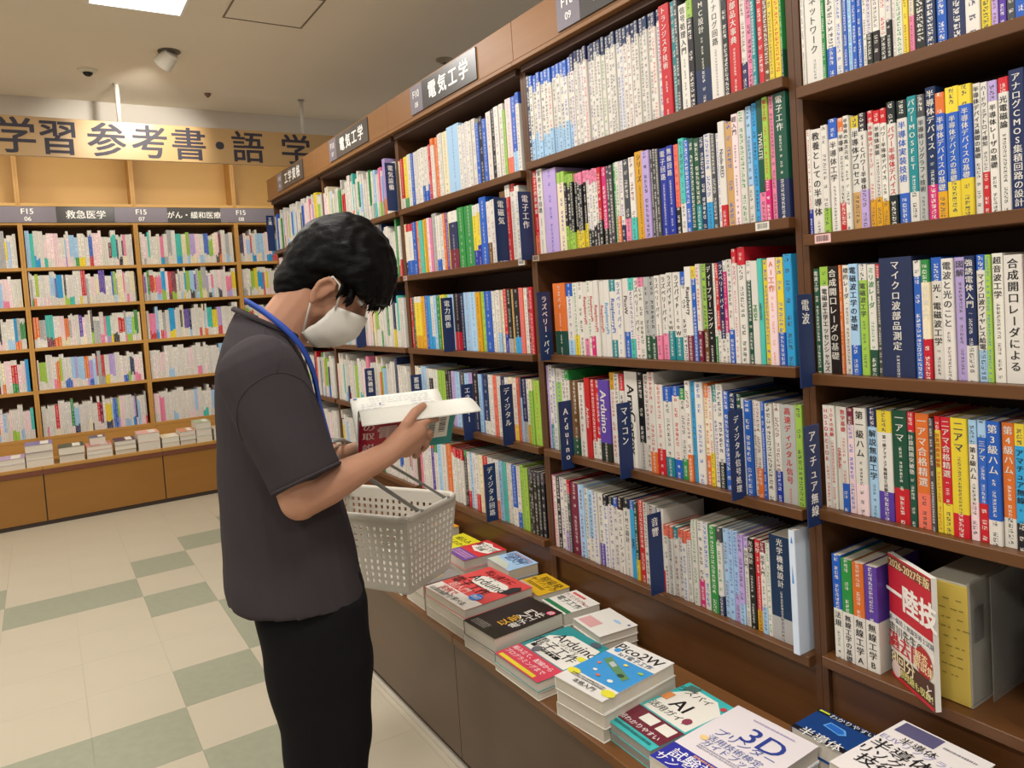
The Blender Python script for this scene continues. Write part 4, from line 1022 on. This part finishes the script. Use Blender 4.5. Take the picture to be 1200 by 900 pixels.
# head frame (bent forward 55 degrees)
HC = B_(.125, 1.425)
HN = (PF * math.cos(R(55)) - PZ * math.sin(R(55))); HU = (PF * math.sin(R(55)) + PZ * math.cos(R(55))); HL = PL_.copy()
_q = Matrix.Rotation(R(-6), 3, 'Z')
HN, HU, HL = _q @ HN, _q @ HU, _q @ HL
def Hd(n, u, l=0.0): return HC + HN * n + HU * u + HL * l

# hand positions: right half of the book rises towards the camera
body = MB()
ellipsoid(body, Hd(-.004, .012), (HN * .094, HL * .076, HU * .100))
ellipsoid(body, Hd(.040, -.050), (HN * .058, HL * .060, HU * .070))
capsule(body, [Hd(.030, -.085, .035), Hd(.066, -.118, 0), Hd(.030, -.085, -.035)], [.030, .026, .030])
capsule(body, [Hd(.092, -.004), Hd(.112, -.040)], [.010, .015])
for s in (-1, 1):
    ellipsoid(body, Hd(.072, -.048, s * .034), (HN * .024, HL * .026, HU * .026))
    ellipsoid(body, Hd(.014, -.047, s * .076), (HN * .014, HL * .006, HU * .028))
    capsule(body, [Hd(.026, -.030, s * .079), Hd(.018, -.016, s * .083), Hd(.002, -.020, s * .086), Hd(-.004, -.040, s * .086), Hd(.004, -.064, s * .082), Hd(.016, -.078, s * .078)], [.005, .0055, .006, .006, .006, .0075], 8)
    capsule(body, [Hd(.080, .020, s * .015), Hd(.076, .022, s * .045)], [.012, .012])
capsule(body, [B_(.075, 1.40), B_(.020, 1.335), B_(-.030, 1.27), B_(-.045, 1.18)], [.056, .057, .062, .09])
body.loft([ring(-.045, 1.29, 0, .06, .10), ring(-.05, 1.24, 0, .085, .165), ring(-.045, 1.12, 0, .085, .15), ring(-.035, .95, 0, .095, .135), ring(-.02, .80, 0, .105, .145), ring(-.005, .70, 0, .10, .14)])
# right arm
SHR, ELR, WRR = B_(-.04, 1.228, -.168), B_(.006, .986, -.205), B_(.186, 1.042, -.150)
capsule(body, [SHR, SHR.lerp(ELR, .5), ELR], [.052, .047, .040])
capsule(body, [ELR, ELR.lerp(WRR, .3), ELR.lerp(WRR, .75), WRR], [.039, .040, .029, .025])
HAND = B_(.228, 1.068, -.132)
capsule(body, [WRR, WRR.lerp(HAND, .5), HAND, B_(.252, 1.078, -.125)], [.024, .026, .028, .024])
capsule(body, [B_(.226, 1.048, -.128), B_(.248, 1.056, -.120)], [.024, .021])
# fingers: index lies along the cover, the others curl under it; thumb over the page edge
def finger(*pts, r=(.0095, .0088, .0082, .0074)):
    capsule(body, pts, r[:len(pts)] if len(pts) <= 4 else r, 10)
finger(B_(.252, 1.092, -.128), B_(.276, 1.098, -.130), B_(.292, 1.099, -.118), B_(.303, 1.094, -.104))
finger(B_(.262, 1.074, -.122), B_(.282, 1.070, -.112), B_(.290, 1.060, -.090), B_(.288, 1.046, -.068))
finger(B_(.262, 1.056, -.116), B_(.276, 1.046, -.102), B_(.280, 1.036, -.080), B_(.276, 1.024, -.058))
finger(B_(.250, 1.040, -.114), B_(.258, 1.028, -.102), B_(.260, 1.020, -.082), B_(.256, 1.012, -.062))
finger(B_(.212, 1.072, -.135), B_(.232, 1.100, -.142), B_(.252, 1.120, -.132), B_(.274, 1.128, -.112), r=(.013, .0115, .0105, .0088))
# left arm
SHL, ELL, WRL = B_(-.04, 1.228, .168), B_(-.01, .99, .215), B_(.115, .995, .135)
capsule(body, [SHL, SHL.lerp(ELL, .5), ELL], [.052, .047, .040])
capsule(body, [ELL, ELL.lerp(WRL, .3), WRL], [.039, .040, .026])
capsule(body, [WRL, B_(.16, 1.005, .105), B_(.195, 1.012, .085)], [.024, .026, .022])
finger(B_(.200, 1.014, .070), B_(.225, 1.018, .062), B_(.245, 1.024, .060), B_(.262, 1.030, .062))
finger(B_(.205, 1.020, .088), B_(.232, 1.026, .084), B_(.252, 1.032, .084), B_(.270, 1.038, .086))
finger(B_(.200, 1.024, .106), B_(.226, 1.034, .108), B_(.246, 1.042, .110), B_(.262, 1.048, .112))
finger(B_(.190, 1.026, .122), B_(.212, 1.038, .126), B_(.228, 1.046, .130), B_(.240, 1.054, .132))
finger(B_(.165, 1.020, .120), B_(.182, 1.045, .138), B_(.200, 1.075, .150), B_(.216, 1.096, .146), r=(.013, .0115, .0105, .0088))
# legs and feet
for s in (-1, 1):
    capsule(body, [B_(0, .74, s * .08), B_(.02, .42, s * .085), B_(.0, .12, s * .09)], [.082, .056, .042])
    capsule(body, [B_(-.03, .07, s * .09), B_(.12, .045, s * .1)], [.04, .032])
bo = remeshed(body, 'body', SKIN, person, .0038, 5)

# face details
for s in (-1, 1):
    e = MB(); ellipsoid(e, Hd(.080, -.002, s * .032), (HN * .011, HL * .012, HU * .006), 14, 8); eo = e.build('eye', mat('eye_white', 'd8d2cc', .2, .02), person, True)
    e = MB(); ellipsoid(e, Hd(.0895, -.003, s * .033), (HN * .0025, HL * .006, HU * .005), 12, 6); e.build('iris', mat('dark_iris', '1b120e', .15, .02), eo, True)
    e = MB(); e.tube([Hd(.090, .018, s * .018), Hd(.089, .023, s * .033), Hd(.078, .019, s * .050)], [.002, .0035, .002], 8); e.build('eyebrow', HAIR, person, True)
    e = MB(); e.tube([Hd(.088, .0085, s * .020), Hd(.094, .009, s * .032), Hd(.084, .005, s * .046)], [.0012, .0018, .0012], 6); e.build('eyelashes', HAIR, person, True)

# hair: a full cap that dips under the skin past the hairline, with locks on top
def hair():
    b = MB(); n, m = 96, 56; rings = []
    for i in range(m + 1):
        th = math.pi * (.001 + .998 * i / m); row = []
        for j in range(n):
            ph = 2 * math.pi * j / n
            du, dn, dl = math.cos(th), math.sin(th) * math.cos(ph), math.sin(th) * math.sin(ph)
            skin = 1 / math.sqrt((dn / .094) ** 2 + (dl / .076) ** 2 + (du / .100) ** 2)
            # hairline height as a function of where we look
            front = max(0, dn); back = max(0, -dn); side = abs(dl)
            t = -.02 * front / (front + back + side + 1e-6) - 1.5 * back / (front + back + side + 1e-6) - .34 * side / (front + back + side + 1e-6)
            w = max(-.5, min(1, (du - t) / .20))
            thick = .020 + .003 * max(0, du) + .017 * front * max(0, 1 - abs(du - .25)) + .005 * back
            nzv = noise.noise(Vector((dn * 3.2 + du * 2, dl * 7, du * 3.5))) * .006 + noise.noise(Vector((dn * 9, dl * 22, du * 9))) * .0035
            rr = skin + w * thick + (nzv if w > .15 else 0)
            if w < 0: rr = skin - .012
            row.append(Hd(-.004 + dn * rr, .012 + du * rr, dl * rr))
        rings.append(row)
    b.loft(rings)
    ellipsoid(b, Hd(-.034, -.058), (HN * .060, HL * .066, HU * .074), 32, 18)
    ellipsoid(b, Hd(-.030, -.030), (HN * .078, HL * .080, HU * .070), 32, 18)
    return b
ho = remeshed(hair(), 'hair', HAIR, person, .004, 9, lambda co: .0022 * noise.noise(Vector((co.x * 40, co.y * 40, co.z * 90))) + .003 * noise.noise(co * 22))
lk = MB(); rn = random.Random(7)
for i in range(190):
    # short locks: fringe over the forehead, tufts on the crown and the nape fade
    if i < 70: l0 = rn.uniform(-.075, .075); st = (.075 + rn.uniform(-.02, .012), .080 + rn.uniform(-.03, .015)); en = (.118 + rn.uniform(-.012, .012), .012 + rn.uniform(-.025, .03)); 
    elif i < 150:
        continue
        l0 = rn.uniform(-.07, .07); a = rn.uniform(-.3, 1.0); st = (-.10 + .14 * a, .10 + .030 * math.sin(a * 3) - .012); en = (st[0] + .05, st[1] + rn.uniform(-.018, .01))
    else: l0 = rn.choice((-1, 1)) * rn.uniform(.055, .088); st = (rn.uniform(.028, .06), rn.uniform(-.012, .006)); en = (st[0] + rn.uniform(.0, .02), st[1] - rn.uniform(.02, .035))
    k = math.sqrt(max(.05, 1 - (l0 / .105) ** 2))
    if i < 150: p0 = Hd(st[0] * k, st[1] * k + .008, l0); p2 = Hd(en[0] * k, en[1] * k + .008, l0 + rn.uniform(-.012, .012))
    else: p0 = Hd(st[0], st[1], l0); p2 = Hd(en[0], en[1], math.copysign(abs(l0) - .006, l0))
    p1 = p0.lerp(p2, .5) + (p0.lerp(p2, .5) - HC).normalized() * .008
    lk.tube([p0, p1, p2], [.0045, .0045, .0008], 6, flat=.5)
lo_ = lk.build('hair_locks', HAIR, person, True); lo_['kind'] = 'stuff'

# mask with ear loops
def mask():
    nu, nv = 29, 15; V = []
    for i in range(nu):
        a = -1 + 2 * i / (nu - 1); ph = a * R(84)
        for j in range(nv):
            v = j / (nv - 1)
            nc = (.117, .134, .134, .118, .094); uc = (-.012, -.045, -.078, -.112, -.140)
            x = v * 4; k = min(3, int(x)); fr = x - k
            n0 = nc[k] * (1 - fr) + nc[k + 1] * fr; u0 = uc[k] * (1 - fr) + uc[k + 1] * fr
            ns = .058 - .010 * abs(v - .5); us = -.048 - v * .088
            w = abs(a) ** 1.9
            n_ = n0 * (1 - w) + ns * w; u_ = u0 * (1 - w) + us * w
            n_ += .0016 * math.sin(v * 22) * (1 - w * .5)
            V.append(Hd(n_, u_, .070 * math.sin(ph)))
    b = MB()
    b.tri(V, [(i * nv + j, (i + 1) * nv + j, (i + 1) * nv + j + 1, i * nv + j + 1) for i in range(nu - 1) for j in range(nv - 1)])
    return b
MASKM = mat('white_mask_fabric', 'd9d5cc', .85, .03, 60, bump=.1)
mo = mask().build('face_mask', MASKM, person, True)
_s = mo.modifiers.new('t', 'SOLIDIFY'); _s.thickness = .0012
for s in (-1, 1):
    b = MB(); b.tube([Hd(.060, -.052, s * .072), Hd(.045, -.030, s * .080), Hd(.026, -.012, s * .086), Hd(.004, -.012, s * .086), Hd(-.004, -.045, s * .084), Hd(.012, -.075, s * .080), Hd(.054, -.132, s * .072)], .0022, 8); b.build('ear_loop', MASKM, person, True)

# T-shirt
sh = MB()
sh.loft([ring(-.012, .742, 0, .147, .182, tilt=-.018), ring(-.018, .80, 0, .143, .180, tilt=-.010), ring(-.024, .90, 0, .134, .176), ring(-.032, 1.0, 0, .124, .174),
         ring(-.040, 1.10, 0, .108, .178), ring(-.044, 1.18, 0, .100, .182), ring(-.047, 1.235, 0, .092, .178), ring(-.046, 1.275, 0, .080, .150, tilt=-.012), ring(-.040, 1.305, 0, .070, .108, tilt=-.024), ring(-.030, 1.322, 0, .064, .078, tilt=-.034)])
def sleeve(s, p0, p1, r0, r1):
    d = (p1 - p0)
    capsule(sh, [p0 - d * .05, p0.lerp(p1, .35), p0.lerp(p1, .7)], [r0, r0 * .98, (r0 + r1) / 2])
    dn = d.normalized(); a = dn.cross(PL_).normalized(); c = dn.cross(a)
    sh.loft([[p0.lerp(p1, t) + a * rr * math.cos(q * R(15)) + c * rr * math.sin(q * R(15)) for q in range(24)] for t, rr in ((.2, r0 * .98), (.6, (r0 + r1) / 2), (1.0, r1))])
SLR = B_(.022, 1.022, -.205); SLL = B_(.02, 1.02, .21)
sleeve(-1, B_(-.045, 1.218, -.160), SLR, .080, .068)
sleeve(1, B_(-.045, 1.218, .160), SLL, .080, .068)
def folds(co):
    f = co.dot(PF); l = co.dot(PL_); z = co.z
    d = .006 * noise.noise(Vector((f * 5, l * 5, z * 9 + f * 6))) + .0030 * noise.noise(Vector((f * 14, l * 14, z * 6)))
    d += .0042 * math.sin((z * 16 + f * 30) + 3 * noise.noise(co * 6)) * max(0, min(1, (.98 - z) / .2)) * (.3 + .7 * max(0, f + .05) / .2)
    d += .004 * noise.noise(Vector((f * 3, l * 22, z * 2)))* max(0, 1 - abs(z - .8) / .2)
    # creases at the inside of the elbow end of the sleeve
    return d
so_ = remeshed(sh, 't_shirt', SHIRT, person, .0055, 4, folds)
b = MB(); rg = ring(-.030, 1.326, 0, .066, .080, tilt=-.036, n=36); b.tube(rg + rg[:2], .006, 8, flat=.6); b.build('collar_rib', SHIRT, so_, True)
dn = (SLR - B_(-.045, 1.218, -.160)).normalized(); a_ = dn.cross(PL_).normalized(); c_ = dn.cross(a_)
b = MB(); rg = [SLR + a_ * .0685 * math.cos(q * R(12)) + c_ * .0685 * math.sin(q * R(12)) - dn * .004 for q in range(31)]; b.tube(rg, .0032, 6); b.build('sleeve_hem', SHIRT, so_, True)
# stitched seams lie on the cloth
from mathutils.bvhtree import BVHTree
_bv = BVHTree.FromPolygons([v.co for v in so_.data.vertices], [tuple(p.vertices) for p in so_.data.polygons])
def seam(pts):
    b = MB(); b.tube([(lambda h: h[0] + h[1] * .0004)(_bv.find_nearest(p)) for p in smooth_path(pts, 8)], .0013, 6); b.build('seam', SHIRT, so_, True)
for s in (-1, 1):
    seam([B_(-.035, 1.32, s * .085), B_(-.030, 1.285, s * .15), B_(-.018, 1.235, s * .225)])
    seam([B_(-.115, 1.10, s * .20), B_(-.09, 1.19, s * .23), B_(-.02, 1.235, s * .23), B_(.045, 1.20, s * .20), B_(.06, 1.12, s * .18)])
# trousers
tr = MB()
tr.loft([ring(-.005, .86, 0, .100, .150), ring(.008, .78, 0, .114, .165), ring(.014, .70, 0, .118, .172), ring(.016, .62, 0, .112, .172)])
for s in (-1, 1):
    tr.loft([ring(.014, .74, s * .082, .112, .086), ring(.020, .62, s * .084, .112, .086), ring(.024, .48, s * .086, .096, .080), ring(.020, .34, s * .088, .080, .074), ring(.008, .2, s * .09, .074, .07), ring(.0, .045, s * .092, .072, .068)])
def tfold(co):
    z = co.z; f = co.dot(PF)
    return .003 * noise.noise(Vector((f * 6, co.y * 6, z * 14))) + .002 * math.sin(z * 40 + f * 25)
remeshed(tr, 'trousers', PANTS, person, .006, 4, tfold)
for s in (-1, 1):
    b = MB(); b.loft([ring(.055, .002, s * .1, .135, .047), ring(.055, .022, s * .1, .138, .05)]); sp = b.build('shoe_sole', mat('white_rubber_sole', 'd0ccc4', .6), person)
    b = MB(); b.loft([ring(.055, .022, s * .1, .132, .046), ring(.05, .05, s * .1, .125, .044), ring(.01, .085, s * .098, .08, .042), ring(-.015, .11, s * .096, .05, .04)]); b.build('shoe_upper', mat('black_shoe', '201f20', .6), person, True)
# lanyard
LAN = mat('blue_lanyard', '2447a0', .6, .05)
def ribbon(pts, w, t=.0014):
    b = MB(); pts = [Vector(p) for p in pts]; rings = []
    for i, p in enumerate(pts):
        d = (pts[min(i + 1, len(pts) - 1)] - pts[max(i - 1, 0)]).normalized()
        out = (p - B_(-.02, p.z)).normalized(); sd = d.cross(out).normalized(); out = sd.cross(d)
        rings.append([p + sd * w / 2 + out * t, p - sd * w / 2 + out * t, p - sd * w / 2 - out * t, p + sd * w / 2 - out * t])
    b.loft(rings); return b
for s in (-1, 1):
    P = [B_(-.072, 1.378, 0), B_(-.060, 1.370, s * .035), B_(-.028, 1.345, s * .073), B_(.012, 1.305, s * .086), B_(.040, 1.262, s * .080), B_(.058, 1.205, s * .062), B_(.066, 1.14, s * .044), B_(.090, 1.02, s * .02), B_(.104, .98, s * .008)]
    ribbon(smooth_path(P), .012, .0007).build('lanyard', LAN, person, True)

# ------------------------------------------------------------------ the open book in the hands
bk = thing('open_book', 'open book with red and teal cover held in right hand of person', 'book', PO)
SA, SB = B_(.140, 1.022, -.002), B_(.352, 1.026, -.002)
def sheet(prof, off, ext=0.0, m=8):
    """surface swept along the spine; prof = (sideways, up) points from the spine to the outer edge"""
    pr = smooth_path([Vector((a, b_, 0)) for a, b_ in prof], 4); n = len(pr) - 1
    V = []
    for i, q in enumerate(pr):
        for j in range(m + 1):
            t = j / m
            V.append(SA.lerp(SB, t) + PF * ext * t * i / n + PL_ * q.x + PZ * (q.y + off))
    F = [(i * (m + 1) + j, (i + 1) * (m + 1) + j, (i + 1) * (m + 1) + j + 1, i * (m + 1) + j + 1) for i in range(n) for j in range(m)]
    return V, F
def leaf(name, m, args, c, th):
    V, F = sheet(*args)
    b = MB(); b.tri(V, F, c)
    o = b.build(name, m, bk, True)
    s = o.modifiers.new('t', 'SOLIDIFY'); s.thickness = th; s.offset = 0
    return o
PAPER = lin('e9e7dd')
NEAR = [(0, 0), (-.030, .036), (-.058, .066), (-.084, .088)]
FARP = [(0, 0), (.032, .040), (.070, .076), (.108, .100)]
CURL = [(0, .004), (-.022, .044), (-.044, .078), (-.066, .099), (-.090, .104), (-.114, .095), (-.134, .078)]
leaf('front_cover', M_PRINT, (NEAR, -.0045), lin('b8283c'), .0008)
leaf('back_cover', M_PRINT, (FARP, -.0045), lin('2a8a86'), .0008)
leaf('page_block', M_PAGE, (NEAR, .001), PAPER, .006)
leaf('page_block', M_PAGE, (FARP, .003), PAPER, .008)
leaf('turned_page', M_PAGE, (CURL, .002, .045), PAPER, .0010)
leaf('turned_page', M_PAGE, ([(a * .98, b_ + .010 * math.sin(i * .9)) for i, (a, b_) in enumerate(FARP)], .006), PAPER, .0008)
# outside of the near cover: teal head end with a barcode label, white lettering on the red
a = MB()
OD = (PL_ * -.084 + PZ * .088); CN = PF.cross(OD).normalized()
if CN.z > 0: CN = -CN
_NP = smooth_path([Vector((a_, b_, 0)) for a_, b_ in NEAR], 4)
def cp(s, t, k):
    x = s * (len(_NP) - 1); i = min(len(_NP) - 2, int(x)); q = _NP[i].lerp(_NP[i + 1], x - i)
    return SA.lerp(SB, t) + PL_ * q.x + PZ * (q.y - .0045) + CN * (.0006 + k)
def cr(s0, s1, t0, t1, c, k):
    n = 12
    for i in range(n):
        a0, a1 = s0 + (s1 - s0) * i / n, s0 + (s1 - s0) * (i + 1) / n
        a.face([cp(a0, t0, k), cp(a0, t1, k), cp(a1, t1, k), cp(a1, t0, k)], lin(c))
cr(0, 1, .52, 1, '2a8a86', .0010); cr(.2, .9, .70, .94, 'e2e0d6', .0014)
for i, (t0, t1) in enumerate(((.73, .80), (.84, .91))):
    rn = random.Random(i); s = .32
    while s < .75:
        w = rn.uniform(.008, .025); cr(s, s + w, t0, t1, '3a3a3c', .0018); s += w + rn.uniform(.01, .03)
for i, tx in enumerate('の取説'):
    V, F = text_h(tx, .028, .02)
    put(a, V, F, cp(.72 - i * .27, .10, .0016), (SB - SA).normalized(), OD.normalized(), lin('e6c8c6'))
V, F = text_h('電', .05, .03); put(a, V, F, cp(.5, .30, .0016), (SB - SA).normalized(), OD.normalized(), lin('d9b4b4'))
a.build('cover_print', M_PRINT, bk)
# figures on the far page
a = MB()
_FP = smooth_path([Vector((a_ * .98, b_ + .010 * math.sin(i * .9), 0)) for i, (a_, b_) in enumerate(FARP)], 4)
def fp(s, t):
    x = s * (len(_FP) - 1); i = min(len(_FP) - 2, int(x)); q = _FP[i].lerp(_FP[i + 1], x - i)
    return SA.lerp(SB, t) + PL_ * (q.x - .0007) + PZ * (q.y + .0072)
rn = random.Random(3)
for s0 in [x * .055 + .22 for x in range(13)]:
    t = .10 if s0 < .75 else .2
    while t < .86:
        w = rn.uniform(.02, .07)
        if .45 < s0 < .7 and .3 < t < .62: t += w; continue
        a.face([fp(s0, t), fp(s0, t + w), fp(s0 + .014, t + w), fp(s0 + .014, t)], lin('b9bcc4')); t += w + rn.uniform(.012, .03)
a.build('page_text', M_PRINT, bk)['kind'] = 'stuff'
a = MB()
a.face([fp(.45, .3), fp(.45, .315), fp(.72, .315), fp(.72, .3)], lin('4c607c'))
a.build('figure_bar', M_PRINT, bk)
a = MB()
a.face([fp(.9, .03), fp(.9, .07), fp(.96, .07), fp(.96, .03)], lin('4a64a0'))
a.build('page_number', M_PRINT, bk)

# ------------------------------------------------------------------ shopping basket on the left forearm
def basket():
    o = thing('shopping_basket', 'white plastic shopping basket with square holes hanging from left forearm', 'basket', (0, 0, 0))
    N0 = Vector((-.527, .800, .80)); ds = Vector((math.cos(R(30)), math.sin(R(30)), 0)); dl = Vector((-ds.y, ds.x, 0))
    Ls, Ll, Hh, tp = .240, .39, .205, .022
    BM = mat('off_white_plastic', 'cac4b8', .45, .03, 8, **{'Subsurface Weight': .1, 'Subsurface Radius': (.01, .01, .008)})
    cor = [(0, 0), (Ls, 0), (Ls, Ll), (0, Ll)]
    def pt(s, l, z):
        k = -z / Hh * tp
        s2 = k + (s / Ls) * (Ls - 2 * k); l2 = k + (l / Ll) * (Ll - 2 * k)
        return N0 + ds * s2 + dl * l2 + Vector((0, 0, z))
    def wall(a, c, nx, skip=lambda i, j: False):
        b = MB(); nz = 19; N = 2 * nx + 1; gap = .34
        us = [0]
        for i in range(nx): us += [us[-1] + 1, us[-1] + 1.75]
        us.append(us[-1] + 1); us = [x / us[-1] for x in us]
        zs = [0, -.030]
        rows = 9
        for j in range(rows): zs += [zs[-1] - .0105, zs[-1] - .0105 - .0078]
        zs.append(-Hh)
        idx = {}
        V = []
        for i, u in enumerate(us):
            for j, z in enumerate(zs):
                s = cor[a][0] + (cor[c][0] - cor[a][0]) * u; l = cor[a][1] + (cor[c][1] - cor[a][1]) * u
                idx[i, j] = len(V); V.append(pt(s, l, z))
        F = []
        for i in range(len(us) - 1):
            for j in range(len(zs) - 1):
                if i % 2 == 1 and j % 2 == 1 and 1 <= j <= 2 * rows - 1: continue
                F.append((idx[i, j], idx[i + 1, j], idx[i + 1, j + 1], idx[i, j + 1]))
        b.tri(V, F)
        w = b.build('side_wall', BM, o)
        m = w.modifiers.new('t', 'SOLIDIFY'); m.thickness = .0032; m.offset = 0
    wall(0, 1, 11); wall(1, 2, 17); wall(2, 3, 11); wall(3, 0, 17)
    b = MB(); b.loft([[pt(s, l, z) for s, l in cor] for z in (-Hh - .004, -Hh + .001)]); b.build('bottom', BM, o)
    # rounded rim
    rp = []
    r = .03
    for ci, (s, l) in enumerate(cor):
        sx = 1 if s == 0 else -1; sy = 1 if l == 0 else -1
        c = (s + sx * r, l + sy * r)
        a0 = {0: 180, 1: 270, 2: 0, 3: 90}[ci]
        for q in range(0, 91, 15): rp.append((c[0] + (r + .003) * math.cos(R(a0 + q)), c[1] + (r + .003) * math.sin(R(a0 + q))))
    b = MB(); N = len(rp); pts = [N0 + ds * p[0] + dl * p[1] for p in rp]
    rings = []
    cs, cl = Ls / 2, Ll / 2
    for p in rp:
        out = (ds * (p[0] - cs) / Ls + dl * (p[1] - cl) / Ll).normalized()
        q = N0 + ds * p[0] + dl * p[1]
        rings.append([q + out * .008 + Vector((0, 0, -.010)), q + out * .008 + Vector((0, 0, .003)), q + out * .003 + Vector((0, 0, .007)), q - out * .005 + Vector((0, 0, .005)), q - out * .004 + Vector((0, 0, -.012))])
    rings.append(rings[0])
    b.loft(rings, caps=False); b.build('rim', BM, o, True)
    # grey handles meeting over the forearm
    HM = mat('grey_handle_plastic', '8b8a85', .4, .04)
    top = PO + B_(.10, 1.022, .125)
    for l in (.0, Ll):
        e0, e1 = pt(.06 if l == 0 else .05, l, .002), pt(Ls - .05, l, .002)
        lift = Vector((0, 0, .0))
        up = [e0, e0.lerp(top, .55) + ds * -.02, top + ds * -.035 + Vector((0, 0, .004)), top + ds * .035 + Vector((0, 0, .004)), e1.lerp(top, .55) + ds * .03, e1]
        b = MB(); b.tube(smooth_path([Vector(p) for p in up], 6), .0052, 10, flat=.75); b.build('handle', HM, o, True)
        for e in (e0, e1):
            b = MB(); b.tube([e - dl * .009, e + dl * .009], .0075, 10); b.build('handle_pivot', HM, o, True)
basket()
bpy.data.objects.remove(_FO)
for _o in LATE: COL.objects.link(_o)
